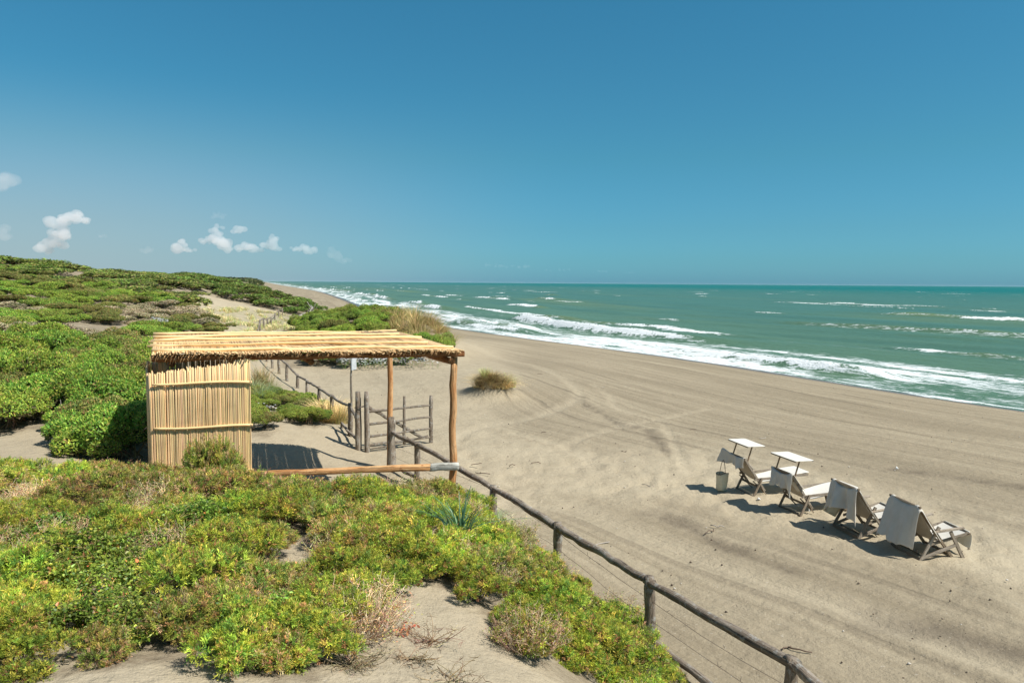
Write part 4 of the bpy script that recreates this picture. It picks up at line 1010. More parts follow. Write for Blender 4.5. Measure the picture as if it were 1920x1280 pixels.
# ------------------------------------------------------------------ fence and gate
def top_at(px, py, z):     # world point of a post top known by its height
    return PZ(px, py, z)
def post(bm, x, y, zb, h, r_, seed, col=(1, 1, 1), lean=(0, 0)):
    rr = np.random.default_rng(seed); n = 9
    p = crook((x, y, zb - .25), (x + lean[0], y + lean[1], zb + h), n, r_ * .25, 0, seed)
    rad = r_ * (1.06 - .12 * np.linspace(0, 1, n)) * (1 + .06 * rr.normal(size=n))
    rad[-1] *= .86
    bm.tube(p, rad, 10, col, True, .12, rr.uniform(0, 9))
def rails(root, pts, r_, zoff, name, seed, group_every=2, spl=.06):
    """poles that run from post to post, butting at the posts with a slight overlap"""
    for i in range(len(pts) - 1):
        a = np.array(pts[i]) + [0, 0, zoff]; b = np.array(pts[i + 1]) + [0, 0, zoff]; d = (b - a) / np.linalg.norm(b - a)
        m = MB(); rr = np.random.default_rng(seed + i)
        a = a - d * spl + [0, 0, rr.uniform(-.012, .012)]; b = b + d * spl + [0, 0, rr.uniform(-.012, .012)]
        L = np.linalg.norm(b - a); n = 14
        p = crook(a, b, n, .02, rr.uniform(-.005, .03) * L / 2, seed + i)
        rad = r_ * np.linspace(1.12, .9, n)[::(1 if i % 2 else -1)] * (1 + .05 * rr.normal(size=n))
        m.tube(p, rad, 10, np.ones(3) * rr.uniform(.85, 1.1), True, .14, rr.uniform(0, 9)); m.build(name, MW, root)
def wire(root, pts, zoff, seed, r_=.0024):
    m = MB()
    for i in range(len(pts) - 1):
        a = np.array(pts[i]) + [0, 0, zoff]; b = np.array(pts[i + 1]) + [0, 0, zoff]
        m.tube(crook(a, b, 8, .012, .02, seed + i), r_, 5, (1, 1, 1))
        rr = np.random.default_rng(seed + i)
        for k in range(int(np.linalg.norm(b - a) / .45)):
            q = a + (b - a) * rr.uniform(.05, .95); m.tube([q - [0, 0, .012], q + rr.normal(0, .02, 3)], .0025, 4)
    m.build('wire', MWI, root)
def build_fence():
    # near run: pixel of every post top, its height above the local sand
    P = []
    for (px, py, zt_, h) in [(1640, 1345, .80, 1.2), (1485, 1232, .82, 1.1), (1218, 1080, .84, 1.1), (1045, 979, .86, .95), (925, 909, .86, .85), (782, 829, .86, .95)]:
        w = PZ(px, py, zt_); P.append(w)
    stub = PY(734, 782, 15.6); stub[2] = max(stub[2], .8)
    root = empty('rail_fence', (P[2][0], P[2][1], 0)); tag(root, 'grey weathered pole fence running from the lower right corner up to the shelter', 'fence')
    root_inv = np.array([P[2][0], P[2][1], 0])
    loc = lambda p: np.array(p) - root_inv
    for i, w in enumerate(P):
        m = MB(); gzv = gz(w[0], w[1]); post(m, *loc((w[0], w[1], gzv))[:2], gzv, w[2] - gzv, .062, 20 + i); m.build('post', MW, root)
    m = MB(); g2 = gz(stub[0], stub[1]); post(m, *loc((stub[0], stub[1], g2))[:2], g2, stub[2] - g2, .085, 40); m.build('post', MW, root)
    tops = [loc(p) for p in P] + [loc((stub[0], stub[1], P[-1][2] + .02))]
    rails(root, tops, .048, -.055, 'top_rail', 50)
    lows = [np.array([p[0], p[1], gz(p[0] + root_inv[0], p[1] + root_inv[1])]) for p in tops]
    rails(root, lows, .04, .13, 'lower_rail', 70)
    wire(root, lows, .34, 80); wire(root, lows, .56, 90)
    # far run from the sign post to the hummock
    Q = []
    for (px, py, Yd, h) in [(656, 755, 18.7, .95), (622, 739, 20.6, .8), (598, 724, 22.8, .85), (576, 711, 25, .85), (558, 701, 27, .85), (538, 690, 28.9, .9), (522.5, 681, 31.3, .85), (510.5, 674, 33.6, .85), (500, 668, 36, .85), (489, 661, 39, .85), (484, 655, 42.5, .85), (488, 646, 46, .9), (495, 640, 50, .9), (502, 633, 54, .9), (509, 627, 58, .9), (516, 621, 62, .9), (523, 616, 66, .9), (530, 612, 71, .9)]:
        w = PY(px, py, Yd); gg = gz(w[0], w[1]); w[2] = min(max(w[2], gg + .72), gg + 1.05) if Yd > 28 else w[2]; Q.append(w)
    o2 = np.array([Q[0][0], Q[0][1], 0]); root2 = empty('rail_fence', tuple(o2)); tag(root2, 'grey weathered pole fence winding away behind the shelter towards the dunes', 'fence')
    T2 = [q - o2 for q in Q]
    for i, q in enumerate(Q):
        gg = gz(q[0], q[1]); m = MB(); post(m, *(T2[i][:2]), gg, q[2] - gg, .058 if i else .062, 120 + i, np.ones(3) * (1.5 if i == 3 else 1.0)); m.build('post', MW, root2)
    rails(root2, T2, .036, -.06, 'top_rail', 150)
    gp = PZ(672, 844, .03); a = np.array([gp[0], gp[1], T2[0][2] - .12]) - [o2[0], o2[1], 0]; a[2] = .80
    rails(root2, [T2[0] + [0, 0, -.05], a], .036, -.04, 'top_rail', 170)
    w = PY(641, 793, 19.4); rails(root2, [np.array([w[0], w[1], w[2]]) - o2, np.array([a[0], a[1], .28])], .036, 0, 'lower_rail', 171)
    m = MB(); gg = gz(w[0], w[1]); post(m, w[0] - o2[0], w[1] - o2[1], gg, w[2] - gg, .04, 172); m.build('short_stake', MW, root2)
    # signpost
    sp = PZ(655, 826, gz(Q[0][0], Q[0][1])); sp = np.array([Q[0][0] + .02, Q[0][1] - .09, 0]); sg = gz(sp[0], sp[1])
    top = PY(659, 668, Q[0][1]); root3 = empty('signpost', (sp[0], sp[1], sg)); tag(root3, 'thin signpost with a small panel seen edge-on, left of the gate', 'signpost')
    m = MB(); H_ = top[2] - sg; p = crook((0, 0, -.2), (.06, 0, H_), 9, .02, 0, 5); m.tube(p, np.linspace(.032, .022, 9), 8, (1, 1, 1), True, .1); m.build('pole', MW, root3)
    m = MB(); d = np.array([.05, .30, 0]); m.beam(np.array([.085, -.16, H_ - .16]), np.array([.085, -.16, H_ - .16]) + d, .022, .33, (0, 0, 1), (1, 1, 1), .1); m.build('sign_panel', MS, root3, False)
    # gate
    gb = PZ(672, 844, .03); hb = PZ(688, 846, .02); eb = PZ(808, 827, 0)
    r4 = empty('gate_post', (gb[0], gb[1], 0)); tag(r4, 'stout cracked gate post standing left of the open gate', 'gate post')
    gg = gz(gb[0], gb[1]); Hh = HC - (735 - 528) * gb[1] / F; m = MB(); post(m, 0, 0, gg, Hh - gg, .075, 200); m.build('trunk', MW, r4)
    m = MB(); m.tube([(-.07, -.02, Hh - .38), (.02, -.095, Hh - .36), (.16, -.05, Hh - .34)], .014, 6, (.5, .35, .3)); m.build('wire_tie', MWI, r4)
    r5 = empty('gate', (hb[0], hb[1], 0)); tag(r5, 'open farm gate of grey poles swung onto the beach side', 'gate')
    gh = gz(hb[0], hb[1]); E = eb - hb; E[2] = 0; L = np.linalg.norm(E); e = E / L
    Ht = HC - (735 - 528) * hb[1] / F; He = HC - (740 - 529) * eb[1] / F
    m = MB(); post(m, 0, 0, gh, Ht - gh, .06, 210); m.build('hinge_stile', MW, r5)
    m = MB(); post(m, E[0], E[1], gz(eb[0], eb[1]) + .1, He - .1, .05, 211); m.build('end_stile', MW, r5)
    mm = e * L * .57
    m = MB(); p = crook((mm[0], mm[1], .03), (mm[0], mm[1], He + .03), 9, .015, 0, 3); m.tube(p, np.linspace(.042, .03, 9), 8, (1, 1, 1), True, .12); m.build('middle_stile', MW, r5)
    for k, z_ in enumerate((.94, .64, .35, .13)):
        m = MB(); p = crook(e * .02 + np.array([0, 0, z_ + .02]), e * (L + .02) + np.array([0, 0, z_ - .02]), 10, .016, 0, 220 + k)
        m.tube(p, np.linspace(.034, .024, 10), 8, np.ones(3), True, .15); m.build('gate_rail', MW, r5)
    m = MB(); nrm_ = np.array([e[1], -e[0], 0]) * .05
    m.tube(crook(e * .05 - nrm_ + np.array([0, 0, 1.08]), e * (L * .86) - nrm_ + np.array([0, 0, .14]), 10, .02, 0, 240), np.linspace(.042, .036, 10), 9, (1, 1, 1), True, .12); m.build('brace', MW, r5)
    m = MB(); m.tube(crook(e * .05 + np.array([0, 0, .06]), e * (L * .95) + np.array([0, 0, .16]), 10, .05, 0, 241), .016, 7, (.8, .8, .8), True, .15); m.build('gate_rail', MW, r5)

# ------------------------------------------------------------------ the reed shelter
def build_shelter():
    ZR = 2.95
    FL = PZ(284, 664, ZR); FR = PZ(866, 657, ZR); BR = PZ(741, 622, ZR); BL = PZ(291, 629, ZR)
    C0 = (FL + FR) / 2; root = empty('reed_shelter', (C0[0], C0[1], 0)); tag(root, 'open reed-roofed shelter on poles with a reed screen cabin at its left', 'shelter')
    O = np.array([C0[0], C0[1], 0]); FL, FR, BR, BL = [p - O for p in (FL, FR, BR, BL)]
    ex = (FR - FL) / np.linalg.norm(FR - FL)
    def onroof(u, v, dz=0): return (FL * (1 - u) + FR * u) * (1 - v) + (BL * (1 - u) + BR * u) * v + np.array([0, 0, dz])
    rr = np.random.default_rng(9)
    # roof mat: two layers of reeds laid front to back
    m = MB(); nr = 400
    for layer in range(2):
        for i in range(nr):
            u = (i + rr.uniform(.1, .9)) / nr; v0 = rr.uniform(-.022, .012) - (.012 if rr.uniform() < .12 else 0); v1 = 1 + rr.uniform(-.015, .012)
            u2 = u + rr.normal(0, .004)
            n = 6; pts = []
            for k in range(n):
                t = v0 + (v1 - v0) * k / (n - 1); pts.append(onroof(u + (u2 - u) * k / (n - 1), t, layer * .016 + .012 * math.sin(u * 17 + t * 5) + rr.normal(0, .003)))
            if rr.uniform() < .25: pts[0] = pts[0] + np.array([0, 0, -rr.uniform(.005, .03)])
            m.tube(pts, rr.uniform(.007, .010), 5, np.array([1, .93, .86]) * rr.uniform(.62, 1.12), True)
    m.build('roof_mat', MR, root)
    # fringe of thin frayed ends hanging at the front edge
    b = MB()
    for i in range(300):
        u = rr.uniform(.0, 1.0); p = onroof(u, -.005, -.015); L = rr.uniform(.02, .055) * (2.4 if u < .35 and rr.uniform() < .35 else 1)
        q = p + np.array([rr.normal(-.02, .02), -rr.uniform(.01, .05), -L]); b.tube([p + [0, .03, .01], (p + q) / 2 + [0, 0, .012], q], [.004, .0035, .0015], 4, np.array([1, .8, .65]) * rr.uniform(.35, 1.0), False)
    b.build('fringe', MR, root)
    for k, v in enumerate((.035, .27, .50, .72, .965)):
        m = MB(); a = onroof(-.005 + rr.uniform(-.006, .006), v, .045); q = onroof(1.0 + rr.uniform(-.022, .004) - (.03 if k in (1, 3) else 0), v + rr.uniform(-.015, .015), .045)
        m.tube(crook(a, q, 16, .03, 0, 300 + k), np.linspace(.026, .019, 16) * (1 + .06 * rr.normal(size=16)), 8, (1.12, 1.08, .98), True, .08); m.build('batten', MR, root)
        if k in (1, 2):
            m = MB(); m.tube(crook(a + [0, -.09, -.01], q + [.0, -.06, -.01], 16, .03, 0, 320 + k), .016, 7, (1.0, .9, .74), True, .08); m.build('batten', MR, root)
    # beams
    def beam(p, q, r_, sd, name='beam', mat=MO, col=(1, 1, 1), n=12):
        m = MB(); m.tube(crook(p, q, n, .03, 0, sd), np.linspace(r_ * 1.08, r_ * .92, n) * (1 + .03 * np.random.default_rng(sd).normal(size=n)), 12, col, True, .06); return m.build(name, mat, root)
    beam(onroof(.0, .035, -.066), onroof(1.02, .035, -.066), .05, 340, col=(.62, .52, .48))
    beam(onroof(.0, .95, -.068), onroof(1.0, .95, -.068), .05, 341, col=(.7, .6, .55))
    beam(onroof(.0, .5, -.09), onroof(1.0, .5, -.09), .05, 342, col=(.7, .6, .55))
    for u in (.06, .5, .965): beam(onroof(u, .055 if u < .9 else .0, -.165), onroof(u, 1.0, -.165), .048, 343 + int(u * 100), col=(.7, .6, .55))
    # posts
    posts = {}
    def sp(name, x, y, zt, r_, sd, lean=(0, 0), col=(1, 1, 1)):
        g_ = gz(x + O[0], y + O[1]); m = MB()
        m.tube(crook((x, y, g_ - .3), (x + lean[0], y + lean[1], zt), 14, .035, 0, sd), np.linspace(r_ * 1.12, r_ * .92, 14) * (1 + .03 * np.random.default_rng(sd).normal(size=14)), 12, col, True, .05)
        return m.build('post', MO, root)
    wfr = PY(845, 925, 11.72) - O; tfr = PY(853, 672, 11.72) - O
    dx = (tfr[0] - wfr[0])
    sp('post', wfr[0] - .01, wfr[1], ZR - .12, .058, 400, (dx, 0))
    wb = PY(731, 868, 15.72) - O; sp('post', wb[0], wb[1], ZR - .12, .058, 401, (0, 0))
    wl = onroof(.03, .05); sp('post', wl[0], wl[1], ZR - .12, .065, 402)
    wk = onroof(.03, .93); sp('post', wk[0], wk[1], ZR - .12, .065, 404)
    # hand rail at the front with its pale barky end
    rl = PY(455, 886, 10.85) - O; rm = PY(808, 874, 11.60) - O; rr_ = PY(858, 871.5, 11.66) - O
    yoff = np.array([0, -.07, 0])
    m = MB(); m.tube(crook(rl + yoff, rm + yoff, 14, .02, 0, 410), np.linspace(.042, .058, 14), 12, (1.05, 1.1, 1.1), True, .05); m.build('hand_rail', MO, root)
    m = MB(); d = (rr_ - rm); m.tube(crook(rm + yoff - d * .03, rr_ + yoff + d * .05, 12, .008, 0, 7), np.array([.0585, .062, .063, .061, .064, .062, .0615, .064, .061, .062, .063, .060]), 14, (1, 1, 1), True, .12); m.build('bark_end', MB_, root)
    # reed screen: front face, round corner, left side
    A0 = onroof(.0, -.005); A0[2] = 0; B0 = onroof(.297, -.005); B0[2] = 0
    A = PY(277, 700, A0[1] + O[1] - .02) - O; A[2] = 0
    side = (BL - FL); side[2] = 0; side /= np.linalg.norm(side)
    exf = B0 - A; Lf = np.linalg.norm(exf); exf /= Lf
    path = [B0 + (A - B0) * t for t in np.linspace(0, .965, 40)]
    cor = [A + exf * .055, A + exf * .01 + side * .01 - exf * .0, A - exf * .015 + side * .07]
    out = np.array([-side[1], side[0], 0]); out = out if out[0] < 0 else -out
    sidep = [A + side * (.07 + s_) + out * (.03 * math.sin(min(s_ / 2.2, 1) * math.pi) + .01) for s_ in np.linspace(.1, 1.7, 26)]
    bk = sidep[-1]; rk = B0 + side * 1.75
    path = np.array(path + cor[1:] + sidep + [bk + (rk - bk) * t for t in np.linspace(.03, 1, 20)] + [rk + (B0 - rk) * t for t in np.linspace(.05, .93, 20)])
    seg = np.r_[0, np.cumsum(np.linalg.norm(np.diff(path, axis=0), axis=1))]; Lt = seg[-1]
    def at_(s_): return np.array([np.interp(s_, seg, path[:, k]) for k in range(3)])
    m = MB(); n = int(Lt / .0078)
    for i in range(n):
        s_ = (i + rr.uniform(.2, .8)) / n * Lt; p = at_(s_); nx = at_(min(s_ + .01, Lt)) - p; nx /= np.linalg.norm(nx) + 1e-9; no = np.array([nx[1], -nx[0], 0])
        f_ = s_ / Lf
        zt_ = (ZR - .08 - .16 * min(f_, 1) - (0 if f_ < .14 else .04)) + rr.normal(0, .012) + (.03 if rr.uniform() < .08 else 0)
        if f_ > 1: zt_ = ZR - .30 + rr.normal(0, .012) + .02 * (f_ - 1)
        zb = .25; lean_ = rr.normal(0, .008)
        dpt = rr.uniform(-.003, .005) + (i % 2) * .009
        pts = [p + no * dpt + nx * lean_ * t + np.array([0, 0, zb + (zt_ - zb) * t]) + no * .004 * math.sin(t * 9 + i * .3) for t in np.linspace(0, 1, 7)]
        c_ = np.array([1, .95, .88]) * rr.choice([.72, .86, .97, 1.05, 1.14], p=[.07, .2, .33, .26, .14]) * (1 + rr.normal(0, .04, 3))
        m.tube(pts, rr.uniform(.0062, .0088), 5, c_, True, 0, i * .7)
    scr = m.build('reed_screen', MR, root)
    for k, z_ in enumerate((2.53, 1.89, 1.22)):
        m = MB(); pts = []
        for s_ in np.linspace(-.03, Lf * .955, 14):
            p = at_(max(s_, 0)); pts.append(p + np.array([exf[1], -exf[0], 0]) * .028 - exf * min(s_, 0) + np.array([0, 0, z_ + .05 * (1 - s_ / Lf) * (k == 0) * 0 + .012 * math.sin(s_ * 4 + k)]))
        m.tube(pts, np.linspace(.019, .015, 14), 8, (1.1, 1.02, .9), True, .06)
        b_ = m.build('binding_cane', MR, root)
    for k, z_ in enumerate((2.53, 1.89)):
        m = MB(); p = at_(.0); m.tube([p + np.array([.02, -.05, z_ + .03]), p + np.array([.035, -.03, z_ - .03]), p + np.array([.01, -.02, z_ - .06])], .004, 5, (1, 1, 1)); m.build('tie_wire', MWI, root)
        m = MB(); p = at_(Lf); m.tube([p + np.array([-.03, -.04, z_ + .02]), p + np.array([-.09, -.04, z_ - .03])], .003, 5, (1, 1, 1)); m.build('tie_wire', MWI, root)
    m = MB()
    p = at_(Lf * .59); m.tube(crook(p + np.array([0, -.05, 1.73]), p + np.array([.03, -.04, .9]), 8, .02, 0, 5), .003, 5)
    m.build('tie_wire', MWI, root)
    return root

# ------------------------------------------------------------------ beach chairs
def sheet(name, P, mat, parent, th=.006, sub=True, mats=None):
    """P: (nu, nv, 3) surface -> thin cloth"""
    nu, nv = P.shape[:2]; V = P.reshape(-1, 3)
    i = np.arange(nu - 1)[:, None] * nv + np.arange(nv - 1)[None]
    fc = np.stack([i, i + 1, i + nv + 1, i + nv], -1).reshape(-1, 4)
    me = new_mesh(name, V, fc, mat, True)
    o = link(name, me, parent)
    md = o.modifiers.new('thick', 'SOLIDIFY'); md.thickness = th; md.offset = 0
    if sub: md = o.modifiers.new('soft', 'SUBSURF'); md.levels = 1; md.render_levels = 1
    return o
def along(poly, n):
    poly = np.array(poly, float); s_ = np.r_[0, np.cumsum(np.linalg.norm(np.diff(poly, axis=0), axis=1))]
    t = np.linspace(0, s_[-1], n); q = np.stack([np.interp(t, s_, poly[:, k]) for k in range(poly.shape[1])], -1)
    for _ in range(3): q[1:-1] = (q[:-2] + 2 * q[1:-1] + q[2:]) / 4
    return q, t / s_[-1]

def make_lounger(loc, rz, label, seed):
    root = empty('sun_lounger', loc, rz); tag(root, label, 'sun lounger', 'canopied sun loungers on the sand')
    w = .27
    def bm_(name, *beams, mat=MC, col=(1, 1, 1)):
        m = MB()
        for b in beams: m.beam(*b, col=col)
        return m.build(name, mat, root, False)
    for sy in (-1, 1):
        y = sy * w
        bm_('back_rail', ((-.20, y, .74), (.24, y, .10), .028, .045))
        bm_('seat_rail', ((.02, y * 1.0, .33), (1.18, y, .37), .028, .045))
        bm_('leg', ((-.02, y + sy * .03, .0), (.16, y + sy * .03, .36), .026, .045), col=(.9, .85, .8))
        bm_('leg', ((.98, y - sy * .03, .0), (.86, y - sy * .03, .36), .026, .045), col=(.9, .85, .8))
        bm_('support_bar', ((.0, y * .9, .30), (.30, y * .9, .02), .014, .02), col=(.8, .75, .7))
    for cb in (((-.03, -w - .03, .015), (-.03, w + .03, .015), .03, .03), ((.07, -w, .20), (.07, w, .20), .025, .035), ((.98, -w, .02), (.98, w, .02), .025, .03), ((1.18, -w, .37), (1.18, w, .37), .03, .03), ((-.2, -w, .74), (-.2, w, .74), .03, .03)):
        bm_('crossbar', cb, col=(.75, .68, .6))
    # canvas sling: back, seat and leg part in one piece
    q, t = along([(-.215, .76), (-.05, .50), (.10, .30), (.22, .255), (.5, .30), (.9, .375), (1.24, .40)], 34)
    vy = np.linspace(-1, 1, 9); P = np.zeros((34, 9, 3))
    for i in range(34):
        sag = .035 * math.sin(min(max(t[i], 0), 1) * math.pi)
        P[i, :, 0] = q[i, 0]; P[i, :, 1] = vy * (w - .01); P[i, :, 2] = q[i, 1] - sag * (1 - vy ** 2) + .012
    nb = 14
    sheet('backrest_canvas', P[:nb], MFT, root, .006); sheet('seat_canvas', P[nb - 1:], MF, root, .006)
    # canopy on two struts
    for sy in (-1, 1): bm_('strut', ((-.17, sy * (w - .0), .62), (-.05, sy * (w - .005), 1.0), .02, .024), mat=MC, col=(1.0, .8, .62))
    cp = np.zeros((7, 9, 3)); uu = np.linspace(-.20, .20, 7)
    for i in range(7):
        cp[i, :, 0] = uu[i] - .02; cp[i, :, 1] = vy * .375; cp[i, :, 2] = 1.0 + uu[i] * -.02 - .008 * (1 - vy ** 2) * (1 - (uu[i] / .2) ** 2)
    sheet('canopy', cp, MF, root, .012)
    for x_ in (-.2, .16): bm_('canopy_bar', ((x_, -.36, .985), (x_, .36, .985), .014, .014))
    return root

def make_deckchair(loc, rz, label, seed):
    root = empty('deck_chair', loc, rz); tag(root, label, 'deck chair', 'towel-covered deck chairs on the sand')
    w = .29
    def bm_(name, *beams, mat=MC, col=(1, 1, 1)):
        m = MB()
        for b in beams: m.beam(*b, col=col)
        return m.build(name, mat, root, False)
    for sy in (-1, 1):
        y = sy * w
        bm_('leg', ((-.02, y + sy * .035, 0), (.27, y + sy * .035, .50), .028, .05))
        bm_('leg', ((.70, y + sy * .035, -.02), (.46, y + sy * .035, .42), .028, .05))
        bm_('side_bar', ((.02, y + sy * .035, .04), (.56, y + sy * .035, .22), .026, .045))
        bm_('back_rail', ((-.06, y, .80), (.52, y, .03), .028, .045), col=(.85, .78, .7))
        bm_('armrest', ((.17, y + sy * .04, .425), (.66, y + sy * .04, .475), .05, .028), col=(1.45, 1.45, 1.45))
        bm_('seat_rail', ((.12, y - sy * .03, .20), (.80, y - sy * .03, .36), .026, .04))
    for cb in (((-.02, -w - .03, .02), (-.02, w + .03, .02), .03, .035), ((.10, -w, .03), (.10, w, .03), .02, .02), ((.52, -w, .05), (.52, w, .05), .03, .03), ((-.06, -w - .05, .80), (-.06, w + .07, .80), .03, .035), ((.80, -w, .36), (.80, w, .36), .03, .03)):
        bm_('crossbar', cb, col=(.8, .72, .64))
    q, t = along([(-.085, .82), (.08, .56), (.24, .33), (.38, .235), (.55, .28), (.84, .385)], 26)
    vy = np.linspace(-1, 1, 9); P = np.zeros((26, 9, 3))
    for i in range(26):
        P[i, :, 0] = q[i, 0] - .045 * (1 - vy ** 2) * math.sin(t[i] * math.pi) * (t[i] < .55); P[i, :, 1] = vy * (w - .015); P[i, :, 2] = q[i, 1] - .05 * (1 - vy ** 2) * math.sin(t[i] * math.pi)
    sheet('backrest_canvas', P[:15], MFT, root); sheet('seat_canvas', P[14:], MF, root)
    # front end of the canvas hanging over the foot bar
    q, t = along([(.80, .395), (.86, .37), (.865, .25), (.84, .14)], 10); P = np.zeros((10, 9, 3))
    for i in range(10): P[i, :, 0] = q[i, 0] + .012 * np.sin(vy * 6 + 2) * t[i]; P[i, :, 1] = vy * (w - .02) * (1 - .05 * t[i]); P[i, :, 2] = q[i, 1] + .02 * vy * t[i]
    sheet('foot_flap', P, MF, root)
    return root

def drape(name, loc, rz, prof, w0, w1, label, seed, off=0.0, sag=.05, fold=.02, cor=None, n=46, m=30):
    """towel laid over a bar: prof runs front hem -> over the top -> rear hem in the chair's x,z plane"""
    rr = np.random.default_rng(seed); q, t = along(prof, n); v = np.linspace(-1, 1, m)
    top = np.argmax(q[:, 1]); P = np.zeros((n, m, 3))
    ph = rr.uniform(0, 6, 4)
    for i in range(n):
        tt = (i - top) / (n - 1 - top) if i > top else (top - i) / max(top, 1)
        wd = (w0 + (w1 - w0) * tt)
        rear = i > top
        P[i, :, 1] = off + v * wd + .012 * np.sin(tt * 5 + v * 3 + ph[0]) * tt
        wave = np.sin(v * 4.2 + ph[1] + tt * .9) + .7 * np.sin(v * 9.0 + ph[2] + tt * 1.9) + .4 * np.sin(v * 17 + ph[3] - tt * 2.2)
        P[i, :, 0] = q[i, 0] + (-1 if rear else .35) * (tt ** .7) * fold * (wave - .6 * np.abs(np.sin(v * 3.1 + ph[0])))
        P[i, :, 2] = q[i, 1] - sag * (1 - np.minimum(np.abs(v * wd / .29), 1) ** 2) * (1 - .35 * tt) + .022 * tt * np.sin(v * 5 + ph[3]) + .012 * tt * np.sin(v * 13 + ph[1])
        over = np.maximum(np.abs(v * wd) - .29, 0); P[i, :, 2] -= over * 1.1 * (1 - tt * .6)     # what lies beyond the rail droops
    if cor: P = cor(P, v, q, top)
    P[:, :, 2] = np.maximum(P[:, :, 2], .02)
    root = None
    o = sheet(name, P, MT, None, .010)
    o.location = loc; o.rotation_euler = (0, 0, rz)
    return tag(o, label, 'towel')

def make_bag(loc, rz, W_, H_, D_, tilt, handles, label, seed):
    root = empty('beach_bag', loc, rz); tag(root, label, 'bag')
    root.rotation_euler = (tilt[0], tilt[1], rz)
    V = []; n = 20; rows = 7
    for j in range(rows):
        t = j / (rows - 1)
        for k in range(n):
            a = 2 * math.pi * k / n; ca, sa = math.cos(a), math.sin(a); e = .45
            x = math.copysign(abs(ca) ** e, ca) * W_ / 2 * (.84 + .16 * t); y = math.copysign(abs(sa) ** e, sa) * D_ / 2 * (.8 + .2 * t) * (1 + .08 * math.sin(a * 3 + j))
            V.append((x, y, H_ * t - (.015 * math.cos(2 * a) if j == rows - 1 else 0)))
    Fc = [(j * n + k, j * n + (k + 1) % n, (j + 1) * n + (k + 1) % n, (j + 1) * n + k) for j in range(rows - 1) for k in range(n)] + [tuple(range(n))[::-1]]
    me = new_mesh('bag_body', V, Fc, MBG, True); o = link('bag_body', me, root); md = o.modifiers.new('thick', 'SOLIDIFY'); md.thickness = .008
    m = MB(); m.tube([(W_ / 2 * math.copysign(abs(math.cos(a)) ** .45, math.cos(a)), D_ / 2 * math.copysign(abs(math.sin(a)) ** .45, math.sin(a)), H_ - .015 * math.cos(2 * a)) for a in np.linspace(0, 2 * math.pi, 21)], .007, 6, (.45, .36, .3), False); m.build('rim', MC, root)
    for sg in (-1, 1):
        m = MB(); pts = [(W_ * .36 * sg, sg * D_ * .0, H_ - .02), (W_ * .30 * sg, .01 * sg, H_ + handles * .5), (W_ * .1 * sg, 0, H_ + handles), (W_ * .0, 0, H_ + handles)] if handles else []
        if pts: q, _ = along(pts, 12); m.tube(q, .006, 6, (.8, .68, .55), True); m.build('handle', MC, root)
    return root

